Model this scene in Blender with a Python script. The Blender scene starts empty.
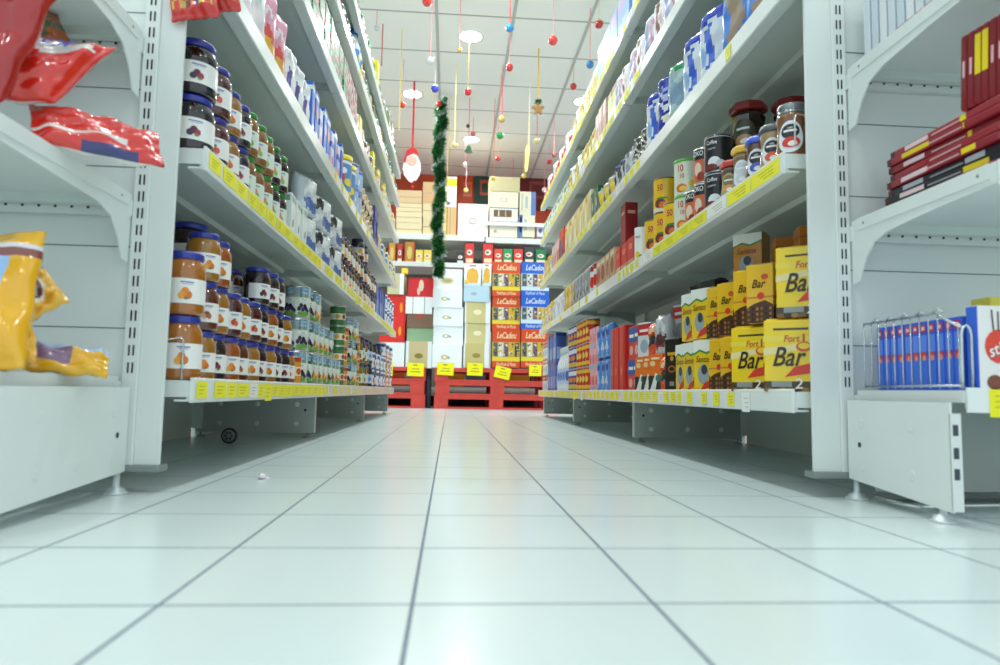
import bpy, bmesh, math, random
from mathutils import Matrix, Vector
C = bpy.context.scene.collection
SC = bpy.context.scene
PI = math.pi
random.seed(7)

# ------------------------------------------------------------------ camera
F_PX = 682.6
EYE = (0.0, 0.0, 0.18)
YAW, PIT, ROL = -.0721, .0863, -.0182
def _rot(d):
    x, y, z = d
    c, s = math.cos(ROL), math.sin(ROL); x, z = x*c + z*s, -x*s + z*c
    c, s = math.cos(PIT), math.sin(PIT); y, z = y*c - z*s, y*s + z*c
    c, s = math.cos(YAW), math.sin(YAW); x, y = x*c - y*s, x*s + y*c
    return Vector((x, y, z))
def at(px, py, Y):
    """world point seen at pixel (px, py) on the plane y = Y"""
    d = _rot(((px-500)/F_PX, 1.0, -(py-332.5)/F_PX))
    return Vector(EYE) + d*(Y/d.y)
cam_data = bpy.data.cameras.new('camera')
cam = bpy.data.objects.new('camera', cam_data); C.objects.link(cam)
R_, F_, U_ = _rot((1, 0, 0)), _rot((0, 1, 0)), _rot((0, 0, 1))
cam.matrix_world = Matrix(((R_.x, U_.x, -F_.x, EYE[0]), (R_.y, U_.y, -F_.y, EYE[1]), (R_.z, U_.z, -F_.z, EYE[2]), (0, 0, 0, 1)))
cam_data.sensor_width = 36; cam_data.lens = F_PX*36/1000
cam_data.clip_start = .02
cam_data.dof.use_dof = True; cam_data.dof.focus_distance = 2.3; cam_data.dof.aperture_fstop = 4.5
SC.camera = cam
# ------------------------------------------------------------------ world, exposure
w = bpy.data.worlds.new('world'); SC.world = w; w.use_nodes = True
w.node_tree.nodes['Background'].inputs[0].default_value = (.82, .945, 1.0, 1)
w.node_tree.nodes['Background'].inputs[1].default_value = 1.42
SC.view_settings.view_transform = 'Standard'; SC.view_settings.look = 'None'
SC.view_settings.gamma = 1; SC.view_settings.use_curve_mapping = False
SC.view_settings.exposure = -.42
LAMP_POWER = 19
LAMP_COL = (.95, 1.0, .985)

# ------------------------------------------------------------------ materials
def lin(h):
    h = h.lstrip('#'); o = []
    for i in (0, 2, 4):
        c = int(h[i:i+2], 16)/255
        o.append(c/12.92 if c <= .04045 else ((c+.055)/1.055)**2.4)
    return (*o, 1)
_m = {}
def mat(col, rough=.45, metal=0, coat=0, emit=0, noise=.05, scale=40, trans=0, bump=0):
    key = (col, rough, metal, coat, emit, noise, scale, trans, bump)
    if key in _m: return _m[key]
    m = bpy.data.materials.new('paint_'+col.strip('#')); m.use_nodes = True
    nt = m.node_tree; b = nt.nodes['Principled BSDF']
    c = lin(col)
    if noise:
        tc = nt.nodes.new('ShaderNodeTexCoord')
        n = nt.nodes.new('ShaderNodeTexNoise'); n.inputs['Scale'].default_value = scale; n.inputs['Detail'].default_value = 3
        r = nt.nodes.new('ShaderNodeMix'); r.data_type = 'RGBA'
        r.inputs['A'].default_value = tuple(x*(1-noise) for x in c[:3])+(1,)
        r.inputs['B'].default_value = tuple(min(1, x*(1+noise)+.002) for x in c[:3])+(1,)
        nt.links.new(tc.outputs['Object'], n.inputs['Vector'])
        nt.links.new(n.outputs['Fac'], r.inputs['Factor']); nt.links.new(r.outputs['Result'], b.inputs['Base Color'])
        if bump:
            bp = nt.nodes.new('ShaderNodeBump'); bp.inputs['Strength'].default_value = bump; bp.inputs['Distance'].default_value = .004
            nt.links.new(n.outputs['Fac'], bp.inputs['Height']); nt.links.new(bp.outputs['Normal'], b.inputs['Normal'])
    else: b.inputs['Base Color'].default_value = c
    b.inputs['Roughness'].default_value = rough; b.inputs['Metallic'].default_value = metal
    b.inputs['Coat Weight'].default_value = coat; b.inputs['Coat Roughness'].default_value = .06
    b.inputs['Transmission Weight'].default_value = trans
    if emit:
        b.inputs['Emission Color'].default_value = c; b.inputs['Emission Strength'].default_value = emit
    _m[key] = m; return m
STEEL = mat('#dfe6e3', .38, noise=.02, scale=6)
STEELG = mat('#d6e0da', .45, noise=.04, scale=8)
PLATE = mat('#aab3ae', .5, noise=.08, scale=14)
DARK = mat('#15181a', .6)
CHROME = mat('#d5dadd', .18, 1, noise=0)
TAGY = mat('#f4ee12', .5, noise=.03)
TAGW = mat('#f2f4f2', .4, noise=.02)
INK = mat('#3a3a33', .6, noise=0)
RAIL = mat('#e6edea', .3, coat=.4, noise=.02)
def pr(c): return mat(c, .35, coat=.25, noise=.03)
def gl(c): return mat(c, .12, coat=1, noise=.12, scale=60)

# ------------------------------------------------------------------ mesh builder
_txt = {}
def text_mesh(s, shear=0):
    if (s, shear) in _txt: return _txt[(s, shear)]
    cu = bpy.data.curves.new('lettering', 'FONT'); cu.body = s; cu.align_x = 'CENTER'; cu.align_y = 'CENTER'; cu.shear = shear
    cu.offset = .012
    cu.resolution_u = 3
    o = bpy.data.objects.new('lettering', cu); C.objects.link(o)
    me = bpy.data.meshes.new_from_object(o.evaluated_get(bpy.context.evaluated_depsgraph_get()))
    r = ([tuple(v.co) for v in me.vertices], [tuple(p.vertices) for p in me.polygons])
    bpy.data.objects.remove(o); bpy.data.curves.remove(cu); bpy.data.meshes.remove(me)
    _txt[(s, shear)] = r; return r
class MB:
    def __init__(s): s.v = []; s.f = []; s.mi = []; s.sm = []; s.mats = []
    def m(s, mt):
        if mt not in s.mats: s.mats.append(mt)
        return s.mats.index(mt)
    def add(s, vs, fs, mt, smooth=False, T=None):
        o = len(s.v)
        if T is not None: vs = [tuple(T @ Vector(v)) for v in vs]
        s.v += [tuple(v) for v in vs]
        for i, f in enumerate(fs):
            s.f.append(tuple(o+k for k in f)); s.mi.append(s.m(mt[i] if isinstance(mt, list) else mt)); s.sm.append(smooth)
        return s
    def box(s, x0, y0, z0, x1, y1, z1, mt, bev=0, T=None, smooth=False):
        if x0 > x1: x0, x1 = x1, x0
        if y0 > y1: y0, y1 = y1, y0
        if z0 > z1: z0, z1 = z1, z0
        if bev:
            bm = bmesh.new(); bmesh.ops.create_cube(bm, size=1)
            for v in bm.verts: v.co = Vector(((x0+x1)/2+v.co.x*(x1-x0), (y0+y1)/2+v.co.y*(y1-y0), (z0+z1)/2+v.co.z*(z1-z0)))
            bmesh.ops.bevel(bm, geom=bm.edges[:], offset=bev, segments=2, profile=.5, affect='EDGES')
            bm.verts.index_update()
            s.add([v.co.copy() for v in bm.verts], [[v.index for v in f.verts] for f in bm.faces], mt, smooth, T); bm.free(); return s
        vs = [(x0, y0, z0), (x1, y0, z0), (x1, y1, z0), (x0, y1, z0), (x0, y0, z1), (x1, y0, z1), (x1, y1, z1), (x0, y1, z1)]
        fs = [(0, 3, 2, 1), (4, 5, 6, 7), (0, 1, 5, 4), (1, 2, 6, 5), (2, 3, 7, 6), (3, 0, 4, 7)]
        return s.add(vs, fs, mt, smooth, T)
    def lathe(s, prof, seg, mt, T=None, smooth=True, th0=0, th1=2*PI, cap=True):
        full = abs(th1-th0-2*PI) < 1e-6; n = seg if full else seg+1
        vs = []; fs = []; ms = []
        for r, z in prof:
            for i in range(n):
                a = th0+(th1-th0)*i/seg; vs.append((r*math.cos(a), r*math.sin(a), z))
        for j in range(len(prof)-1):
            for i in range(seg):
                a = j*n+i; b = j*n+(i+1) % n
                fs.append((a, b, b+n, a+n)); ms.append(mt(j, (i+.5)/seg) if callable(mt) else mt)
        if cap and full:
            fs.append(tuple(reversed(range(n)))); ms.append(ms[0])
            fs.append(tuple((len(prof)-1)*n+i for i in range(n))); ms.append(ms[-2])
        return s.add(vs, fs, ms, smooth, T)
    def tube(s, pts, r, mt, seg=8, taper=1):
        pts = [Vector(p) for p in pts]; vs = []; fs = []
        for k, p in enumerate(pts):
            d = (pts[min(k+1, len(pts)-1)]-pts[max(k-1, 0)]).normalized()
            a = d.orthogonal().normalized() if k == 0 else (a-d*a.dot(d)).normalized()
            b = d.cross(a); rr = r*(1+(taper-1)*k/max(1, len(pts)-1))
            for i in range(seg):
                t = 2*PI*i/seg; vs.append(p+(a*math.cos(t)+b*math.sin(t))*rr)
        for k in range(len(pts)-1):
            for i in range(seg):
                j = (i+1) % seg; fs.append((k*seg+i, k*seg+j, (k+1)*seg+j, (k+1)*seg+i))
        fs.append(tuple(reversed(range(seg)))); fs.append(tuple((len(pts)-1)*seg+i for i in range(seg)))
        return s.add(vs, fs, mt, True)
    def ball(s, c, r, mt, n=10, sz=1):
        prof = [(max(1e-4, r*math.sin(PI*k/n)), -r*sz*math.cos(PI*k/n)) for k in range(n+1)]
        return s.lathe(prof, n*2, mt, Matrix.Translation(c), cap=False)
    def poly(s, pts, d0, d1, mt, plane='yz', T=None):
        """prism of an outline: plane 'yz' is extruded along x from d0 to d1, 'xz' along y, 'xy' along z"""
        def P(p, d): return {'yz': (d, p[0], p[1]), 'xz': (p[0], d, p[1]), 'xy': (p[0], p[1], d)}[plane]
        n = len(pts); vs = [P(p, d0) for p in pts]+[P(p, d1) for p in pts]
        fs = [tuple(range(n)), tuple(reversed(range(n, 2*n)))]+[(i, i+n, (i+1) % n+n, (i+1) % n) for i in range(n)]
        s.add(vs, fs, mt, False, T)
        return s
    # printed marks: M maps (u, v, layer) of a face into space
    def rect(s, fr, u0, v0, u1, v1, mt, lay=1):
        n = 10 if getattr(fr, 'curved', False) else 1
        vs = [fr(u0+(u1-u0)*i/n, v, lay) for i in range(n+1) for v in (v0, v1)]
        return s.add(vs, [(2*i, 2*i+2, 2*i+3, 2*i+1) for i in range(n)], mt)
    def quad(s, fr, ps, mt, lay=1):
        return s.add([fr(u, v, lay) for u, v in ps], [tuple(range(len(ps)))], mt)
    def disc(s, fr, u, v, a, b, mt, lay=1, n=14):
        if not getattr(fr, 'curved', False):
            return s.add([fr(u+a*math.cos(2*PI*i/n), v+b*math.sin(2*PI*i/n), lay) for i in range(n)], [tuple(range(n))], mt)
        k = 4 if a > .12 else 2
        vs = [fr(u, v, lay)]+[fr(u+a*q/k*math.cos(2*PI*i/n), v+b*q/k*math.sin(2*PI*i/n), lay) for q in range(1, k+1) for i in range(n)]
        fs = [(0, 1+i, 1+(i+1) % n) for i in range(n)]
        for q in range(k-1): fs += [(1+q*n+i, 1+(q+1)*n+i, 1+(q+1)*n+(i+1) % n, 1+q*n+(i+1) % n) for i in range(n)]
        return s.add(vs, fs, mt, True)
    def text(s, fr, t, u, v, su, sv, mt, lay=2, shear=0, rot=0):
        vs, fs = text_mesh(t, shear); c, k = math.cos(rot), math.sin(rot)
        return s.add([fr(u+(x*c-y*k)*su, v+(x*k+y*c)*sv, lay) for x, y, _ in vs], fs, mt)
    def mesh(s, name):
        me = bpy.data.meshes.new(name); me.from_pydata(s.v, [], s.f)
        for m_ in s.mats: me.materials.append(m_)
        me.polygons.foreach_set('material_index', s.mi); me.polygons.foreach_set('use_smooth', s.sm); me.update()
        return me
    def build(s, name, parent=None, loc=None):
        o = bpy.data.objects.new(name, s.mesh(name)); C.objects.link(o)
        if parent: o.parent = parent
        if loc is not None: o.location = loc
        return o
def face(kind, w, d, h):
    """frame of a carton face: x in -w/2..w/2, y in -d/2..d/2 (front is -y), z in 0..h; u, v run 0..1"""
    e = .0004
    if kind == 'F': return lambda u, v, l: ((u-.5)*w, -d/2-e*l, v*h)
    if kind == 'R': return lambda u, v, l: (w/2+e*l, (u-.5)*d, v*h)
    if kind == 'L': return lambda u, v, l: (-w/2-e*l, (.5-u)*d, v*h)
    if kind == 'T': return lambda u, v, l: ((u-.5)*w, (v-.5)*d, h+e*l)
def cyl(r, h, a0=-PI/2, span=PI):
    f = lambda u, v, l: ((r+.0004*l)*math.cos(a0+(u-.5)*span), (r+.0004*l)*math.sin(a0+(u-.5)*span), v*h)
    f.curved = True; return f

# ------------------------------------------------------------------ things
def tag(o, label=None, cat=None, group=None, kind=None):
    if label: o['label'] = label
    if cat: o['category'] = cat
    if group: o['group'] = group
    if kind: o['kind'] = kind
    return o
def empty(name, loc=(0, 0, 0), rz=0):
    o = bpy.data.objects.new(name, None); C.objects.link(o); o.location = loc; o.rotation_euler.z = rz; o.empty_display_size = .02
    return o
def copy_tree(o, parent=None):
    c = o.copy(); C.objects.link(c)
    if parent: c.parent = parent
    for ch in KIDS.get(o.name, []): copy_tree_child(ch, c)
    return c
def copy_tree_child(o, parent):
    c = o.copy(); C.objects.link(c); c.parent = parent
KIDS = {}
PROTO = {}
USED = set()
class Kind:
    def __init__(s, name, builder, h, desc, cat, plural, w=.07):
        s.name, s.builder, s.h, s.desc, s.cat, s.plural, s.w = name, builder, h, desc, cat, plural, w; s.root = None
    def spawn(s):
        if s.root is None:
            r = s.builder(s.name)                   # -> (root, [children])
            s.root, s.kids = r; KIDS[s.root.name] = s.kids
            return s.root
        return copy_tree(s.root)
REG = []       # every shelf product, labelled at the end
def put(k, loc, rz, shelf, tier=0, row=0, order=None, tilt=0):
    o = k.spawn(); o.location = loc; o.rotation_euler = (tilt, 0, rz)
    REG.append((o, k, shelf, tier, row, loc[1] if order is None else order)); return o
def single(name, mb):  # a thing that is one mesh
    return mb.build(name), []
def with_parts(name, parts):
    r = empty(name); ks = [mb.build(n, r) for n, mb in parts]
    return r, ks
ORD = ['first', 'second', 'third', 'fourth', 'fifth', 'sixth', 'seventh', 'eighth', 'ninth', 'tenth', 'eleventh', 'twelfth', 'thirteenth', 'fourteenth', 'fifteenth', 'sixteenth', 'seventeenth', 'eighteenth', 'nineteenth', 'twentieth']
ORD += ['twenty-'+x for x in ORD[:9]]
def finish_labels():
    byk = {}
    for r in REG: byk.setdefault((r[1].desc, r[2]), []).append(r)
    for (desc, shelf), rs in byk.items():
        mt = max(r[3] for r in rs); rows = {r[4] for r in rs}
        sub = {}
        for r in rs: sub.setdefault((r[3], r[4]), []).append(r)
        for (t, row), q in sub.items():
            q.sort(key=lambda r: r[5])
            for i, (o, k, _, _, _, _) in enumerate(q):
                s = desc+' on '+shelf
                if mt > 0: s += ', '+({0: 'bottom', mt: 'top'}.get(t, 'middle' if mt < 3 else ORD[t]))+' tier'
                if len(rows) > 1 and row > 0: s += ', behind'
                if len(q) > 1: s += ', '+(ORD[i]+' from front' if i else 'nearest to camera')
                o['label'] = s; o['category'] = k.cat
                if len(rs) > 1: o['group'] = k.plural+' on '+shelf

# ------------------------------------------------------------------ product kinds
def jam(d, h, fill, lidc, arts, squat=False, label='#f3f3f0', lettering=None, ring=None):
    """glass jar: body, lid, label with fruit"""
    def b(name):
        r = d/2; lh = h*.125; bd = MB()
        bd.lathe([(r*.86, 0), (r*.97, h*.02), (r, h*.06), (r*(1.0 if not squat else .97), h*.2), (r*(1 if not squat else .96), h*.5), (r, h*.60), (r*1.0, h*.68), (r*.95, h*.77), (r*.84, h*.84), (r*.8, h*.88)], 28, gl(fill))
        li = MB(); lr = r*.86
        li.lathe([(lr*.97, h-lh), (lr, h-lh*.9), (lr, h-lh*.25), (lr*.94, h-.0005), (lr*.8, h), (lr*.78, h-.0012), (.0005, h-.0012)], 36, mat(lidc, .3, coat=.5, noise=.03))
        for i in range(36):   # knurled skirt
            a = 2*PI*i/36; li.add([(lr*1.012*math.cos(a+q), lr*1.012*math.sin(a+q), z) for q in (-.04, .04) for z in (h-lh*.85, h-lh*.35)], [(0, 1, 3, 2)], mat(lidc, .3, coat=.5, noise=.03))
        lb = MB(); z0, z1 = h*.17, h*.56
        rr = r*1.006
        lb.lathe([(rr, z0), (rr, z1)], 26, pr(label), th0=-PI/2-1.25, th1=-PI/2+1.25)
        f = cyl(rr, h, span=2.5)
        for (u, v, a, bb, c) in arts: lb.disc(f, u-.05, v-.06, a*1.25, bb*1.15, pr(c), 1+len(lb.f) % 3, 12)
        lb.rect(f, .36, .49, .60, .51, pr('#6c86b8'), 1); lb.rect(f, .40, .465, .58, .475, pr('#8aa0c4'), 1)
        if lettering: lb.text(f, lettering, .5, .5, .05, .05, pr('#3f64a8'), 2)
        return with_parts(name, [('jar_body', bd), ('lid', li), ('label', lb)])
    return b
ORANGE = [(.5, .40, .06, .07, '#e88a1c'), (.56, .36, .05, .055, '#d9711a'), (.44, .35, .05, .05, '#f0a63a'), (.52, .31, .035, .02, '#5f8a35')]
BERRY = [(.5, .40, .05, .06, '#5c2036'), (.56, .36, .045, .05, '#a33048'), (.44, .35, .045, .05, '#3b2a45'), (.55, .31, .03, .02, '#6b8f45')]
CHERRY = [(.48, .38, .05, .06, '#c93a2b'), (.56, .36, .05, .055, '#e0604a'), (.52, .45, .03, .02, '#527d3a')]
FIG = [(.5, .38, .06, .06, '#7c3a28'), (.56, .35, .04, .05, '#b7653a'), (.45, .34, .04, .045, '#e3b080')]
def can(d, h, base, bands=(), discs=(), texts=(), rim='#cfd4d6', lidc=None, top=None, lid_h=.08, quads=()):
    """round tin or tub: body with a printed wrap and rims, plus a lid where there is one"""
    def b(name):
        r = d/2; bd = MB(); rm = mat(rim, .25, .9, noise=0)
        bd.lathe([(r*.96, 0), (r*1.01, .001), (r*1.01, .003), (r, .0035)], 32, rm, cap=False)
        bd.lathe([(r, .0035), (r, h-.004)], 32, pr(base), cap=False)
        bd.lathe([(r, h-.004), (r*1.01, h-.003), (r*1.01, h), (r*.96, h), (r*.95, h-.003), (.0005, h-.003)], 32, mat(top, .35, coat=.3) if top else rm, cap=False)
        bd.lathe([(.0005, .0005), (r*.96, 0)], 32, rm, cap=False)
        f = cyl(r*1.001, h, span=PI)
        for v0, v1, c in bands: bd.lathe([(r*1.0015, h*v0), (r*1.0015, h*v1)], 32, pr(c), cap=False)
        for i, (u, v, a, bb, c) in enumerate(discs): bd.disc(f, u, v, a, bb, pr(c), 2+i % 4, 12)
        for i, (ps, c) in enumerate(quads): bd.quad(f, ps, pr(c), 2+i)
        for t, u, v, su, sv, c, sh in texts: bd.text(f, t, u, v, su, sv, pr(c), 6, sh)
        if not lidc: return single(name, bd)
        li = MB(); li.lathe([(r*1.03, h*(1-lid_h)), (r*1.04, h*(1-lid_h*.9)), (r*1.04, h*1.002), (r*.98, h*1.012), (.0005, h*1.012)], 32, mat(lidc, .35, coat=.3))
        return with_parts(name, [('tin_body', bd), ('lid', li)])
    return b
def coffee_jar(h, d, fill, capc, lab, art, capshape='round', lab2='#e9eef2', word=None):
    """waisted glass jar of instant coffee with a coloured cap"""
    def b(name):
        r = d/2; bd = MB(); seg = 8 if capshape == 'facet' else 28; rot = Matrix.Rotation(PI/8, 4, 'Z') if seg == 8 else None
        sm = seg != 8
        bd.lathe([(r*.9, 0), (r, h*.03), (r, h*.12), (r*.9, h*.36), (r*.86, h*.5), (r*.9, h*.64), (r*.96, h*.74), (r*.9, h*.8), (r*.8, h*.84)], seg, gl(fill), rot, sm)
        cp = MB(); cm = mat(capc, .35, coat=.5, noise=.03)
        if capshape == 'glass':
            cp.lathe([(r*.84, h*.82), (r*.88, h*.83), (r*.88, h*.86), (r*.78, h*.87), (r*.78, h*.9), (r*.88, h*.91), (r*.88, h*.98), (r*.8, h), (.0005, h)], 28, mat(capc, .15, .7, coat=1))
        elif capshape == 'facet':
            cp.lathe([(r*1.0, h*.83), (r*1.08, h*.85), (r*1.08, h*.94), (r*.98, h*.985), (.0005, h)], 8, cm, rot, False)
        else:
            cp.lathe([(r*.98, h*.8), (r*1.02, h*.81), (r*1.0, h*.88), (r*.88, h*.95), (r*.55, h*.99), (.0005, h)], 28, cm)
        lb = MB(); f = cyl(r*1.012, h, span=2.3)
        prof = [(r*1.012, h*.14), (r*.93, h*.34), (r*.885, h*.5), (r*.92, h*.62)]
        fr = lambda u, v, l: ((r*(1.02-.125*math.sin(max(0, min(1, (v-.08)/.8))*PI))+.0006*l)*math.cos(-PI/2+(u-.5)*2.3), (r*(1.02-.125*math.sin(max(0, min(1, (v-.08)/.8))*PI))+.0006*l)*math.sin(-PI/2+(u-.5)*2.3), v*h)
        fr.curved = True; lb.disc(fr, .5, .37, .36, .29, pr(lab2), 1, 24)
        lb.disc(fr, .5, .47, .26, .13, pr(lab), 2); lb.disc(fr, .52, .27, .24, .1, pr(art), 3); lb.disc(fr, .56, .24, .12, .05, pr('#f3f1ee'), 4)
        lb.rect(fr, .32, .46, .68, .50, pr('#f0f0f0'), 3)
        if word: lb.text(fr, word, .5, .53, .09, .045, pr('#f4f4f4'), 4)
        return with_parts(name, [('jar_body', bd), ('cap', cp), ('label', lb)])
    return b
def pm(mb, w, d, h, prints):
    for p in prints:
        f = face(p[0], w, d, h); k = p[1]
        if k == 'r': mb.rect(f, *p[2:6], pr(p[6]), p[7] if len(p) > 7 else 1)
        elif k == 'd': mb.disc(f, *p[2:6], pr(p[6]), p[7] if len(p) > 7 else 2)
        elif k == 'q': mb.quad(f, p[2], pr(p[3]), p[4] if len(p) > 4 else 2)
        elif k == 't': mb.text(f, p[2], p[3], p[4], p[5], p[6], pr(p[7]), 4, p[8] if len(p) > 8 else 0, p[9] if len(p) > 9 else 0)
def carton(w, d, h, base, prints=(), bev=.0012, rough=.4):
    def b(name):
        mb = MB(); mb.box(-w/2, -d/2, 0, w/2, d/2, h, mat(base, rough, noise=.03), bev)
        pm(mb, w, d, h, prints); return single(name, mb)
    return b
def both(ps):  # same print on the front and both ends
    return [(f,)+tuple(p) for p in ps for f in ('F', 'R', 'L')]
def sack(mb, w, d, h, cfun, nu=14, nv=18, seed=1, crimp=.06, top=True, bottom=False, wr=.003, T=None):
    """pillow or block pouch; cfun(u, v, side) gives the colour"""
    rg = random.Random(seed); ph = [rg.uniform(0, 6) for _ in range(6)]
    def prof(v):
        a = 1.0
        if top and v > 1-crimp*2.4: a = max(.04, (1-crimp*.9-v)/(crimp*1.5)) if v < 1-crimp*.9 else .04
        if bottom and v < crimp*2.4: a = min(a, max(.04, (v-crimp*.9)/(crimp*1.5)) if v > crimp*.9 else .04)
        return min(1, a)**.5
    vs = []; fs = []; ms = []; n = 2*nu
    for j in range(nv+1):
        v = j/nv
        for i in range(n):
            if i < nu: u = i/nu; sg = -1
            else: u = 1-(i-nu)/nu; sg = 1
            e = (max(0, 1-abs(2*u-1)**(5 if not bottom else 2.6)))**.5
            y = sg*d/2*prof(v)*e
            wv = wr*(math.sin(9*u+ph[0]+7*v)+math.sin(17*v+ph[1]-6*u)+.6*math.sin(29*u+ph[2]+13*v))*(.35+prof(v)*.5)
            x = (u-.5)*w*(1-.05*prof(v)*(4*v*(1-v) if bottom else 0)); z = v*h
            if bottom: z += .012*h*math.cos(2*PI*u)*(v-.5)
            vs.append((x, y+wv*(1 if 0 < u < 1 else .3), z))
    for j in range(nv):
        for i in range(n):
            k = (i+1) % n; u = (i+.5)/nu if i < nu else 1-(i-nu+.5)/nu
            fs.append((j*n+i, j*n+k, (j+1)*n+k, (j+1)*n+i)); ms.append(cfun(u, (j+.5)/nv, 0 if i < nu else 1))
    fs.append(tuple(reversed(range(n)))); ms.append(ms[0]); fs.append(tuple(nv*n+i for i in range(n))); ms.append(ms[-1])
    mb.add(vs, fs, ms, True, T)
def pouch(w, d, h, base, zones=(), seed=1, foil=.25, text=(), crimp=.05, hd=None):
    """zones: (u0, v0, u1, v1, colour) rectangles or (u, v, a, b, colour, 'o') ovals"""
    def b(name):
        mb = MB(); B = mat(base, foil, coat=.6, noise=.08, scale=30, bump=.3)
        zs = [(z, mat(z[4], foil, coat=.6, noise=.08, scale=30, bump=.3)) for z in zones]
        def cf(u, v, s):
            r = B; u, v = u+.07*math.sin(9*v+seed), v+.05*math.sin(11*u+2*seed)
            for z, m_ in zs:
                if len(z) == 6: ok = ((u-z[0])/z[2])**2+((v-z[1])/z[3])**2 < 1
                else: ok = z[0] <= u <= z[2] and z[1] <= v <= z[3]
                if ok: r = m_
            return r
        sack(mb, w, d, h, cf, seed=seed, crimp=crimp, wr=.0016)
        f = lambda u, v, l: ((u-.5)*w, -d/2*min(1, (max(0, 1-abs(2*u-1)**5))**.5)-.004-.0004*l, v*h)
        for t, u, v, su, sv, c, sh, ro in text: mb.text(f, t, u, v, su, sv, pr(c), 2, sh, ro)
        return single(name, mb)
    return b
def brick(w, d, h, base, prints, fold=True):
    """vacuum-packed coffee brick: slightly rounded block with a folded and taped top"""
    def b(name):
        mb = MB(); m_ = mat(base, .3, coat=.5, noise=.06, scale=18, bump=.25)
        mb.box(-w/2, -d/2, 0, w/2, d/2, h*.965, m_, .003, smooth=False)
        if fold:
            mb.poly([(-d*.5+.003, h*.955), (d*.5-.003, h*.955), (d*.30, h*.99), (-d*.12, h)], -w/2+.003, w/2-.003, m_)
        hh = h*.965
        pm(mb, w, d, hh, prints); return single(name, mb)
    return b
def bottle(d, h, col, capc, lab, lab2=None, neck=.36, trigger=False):
    def b(name):
        r = d/2; bd = MB(); bd.lathe([(r*.9, 0), (r, .004), (r, h*.55), (r*.92, h*.64), (r*neck, h*.8), (r*neck*.95, h*.88)], 24, gl(col))
        cp = MB(); cp.lathe([(r*neck*1.15, h*.86), (r*neck*1.15, h*.985), (r*neck, h), (.0005, h)], 20, mat(capc, .4))
        lb = MB(); lb.lathe([(r*1.01, h*.15), (r*1.01, h*.5)], 24, lambda j, t: pr(lab), cap=False)
        if lab2: lb.disc(cyl(r*1.02, h), .5, .33, .16, .11, pr(lab2), 2)
        return with_parts(name, [('bottle_body', bd), ('cap', cp), ('label', lb)])
    return b

# --- kinds
K = {}
def kind(key, name, builder, h, desc, cat, plural, w=.07): K[key] = Kind(name, builder, h, desc, cat, plural, w)
BLUE = '#26379e'
kind('jam_big_amber', 'jam_jar', jam(.077, .118, '#a8651a', BLUE, ORANGE, True), .118, 'large amber marmalade jar', 'jar', 'large marmalade jars')
kind('jam_amber', 'jam_jar', jam(.066, .097, '#9c6a1e', BLUE, ORANGE), .097, 'blue-lidded amber jam jar', 'jar', 'amber jam jars')
kind('jam_orange', 'jam_jar', jam(.066, .097, '#9a4d12', BLUE, ORANGE), .097, 'blue-lidded orange jam jar', 'jar', 'orange jam jars')
kind('jam_fig', 'jam_jar', jam(.066, .097, '#5d2a12', BLUE, FIG), .097, 'blue-lidded brown fig jam jar', 'jar', 'fig jam jars')
kind('jam_dark', 'jam_jar', jam(.066, .097, '#1d0c14', BLUE, BERRY), .097, 'blue-lidded dark berry jam jar', 'jar', 'dark berry jam jars')
kind('jam_cherry', 'jam_jar', jam(.066, .097, '#4a0f14', BLUE, CHERRY), .097, 'blue-lidded cherry jam jar', 'jar', 'cherry jam jars')
kind('jam_big_dark', 'jam_jar', jam(.085, .108, '#160b12', BLUE, BERRY, True), .108, 'large blackish berry jam jar', 'jar', 'large berry jam jars')
kind('jam_big_red', 'jam_jar', jam(.078, .104, '#4d1710', BLUE, CHERRY, True), .104, 'large red-brown jam jar', 'jar', 'large red jam jars')
kind('jam_back_brown', 'jam_jar', jam(.092, .115, '#2b130c', BLUE, FIG, True), .115, 'wide brown jam jar', 'jar', 'wide brown jam jars')
GREEN = '#2a8f2e'
APR = [(.5, .40, .05, .08, '#e89470'), (.56, .33, .05, .06, '#8cc35a'), (.44, .32, .05, .05, '#b9d878')]
kind('green_red', 'spread_jar', jam(.062, .104, '#8a5a1c', GREEN, APR, label='#e4efe4'), .104, 'green-lidded amber spread jar', 'jar', 'green-lidded jars')
kind('green_dark', 'spread_jar', jam(.062, .104, '#22140d', GREEN, APR, label='#e4efe4'), .104, 'green-lidded dark spread jar', 'jar', 'green-lidded dark jars')
def fruit(cols, word='Fruta'):
    bands = [(.02, .98, '#dfe8de'), (.72, .98, '#2f8fc4'), (.66, .73, '#4f9e48'), (.02, .12, '#5f9a3a')]
    d = []; tx = []
    for k in range(3):
        uo = .14+.34*k
        d += [(uo+.02, .90, .10, .035, '#8fcbe8'), (uo, .58, .13, .055, '#f4f6f4'), (uo, .16, .15, .07, '#6fa848')]
        d += [(uo-.11+.045*i, [.30, .40, .27, .38, .31, .24][i], .045, .075, cols[i % len(cols)]) for i in range(6)]
        tx += [(word, uo, .80, .07, .12, '#e8f4fa', .3), (word, uo, .58, .05, .07, '#2b6f9e', .3)]
    return can(.085, .103, '#dfe9df', bands, d, tx)
kind('can_grape', 'fruit_tin', fruit(['#1f1830', '#33264c', '#463262']), .103, 'tin with dark plum picture', 'tin', 'plum tins')
kind('can_peach', 'fruit_tin', fruit(['#f0a01a', '#f4c02a', '#e07f14']), .103, 'tin with yellow peach picture', 'tin', 'peach tins')
kind('can_cherry', 'fruit_tin', fruit(['#c8281e', '#e6b32c', '#d94a22', '#6aa12c']), .103, 'tin with red fruit picture', 'tin', 'fruit cocktail tins')
kind('can_green', 'vegetable_tin', can(.066, .085, '#4a7d48', [(.3, .62, '#e9ecd8'), (.8, .97, '#2a7a38')], [(.3, .46, .1, .12, '#e8a72a'), (.6, .46, .1, .12, '#c9382a')]), .085, 'small green vegetable tin', 'tin', 'green tins')
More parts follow.
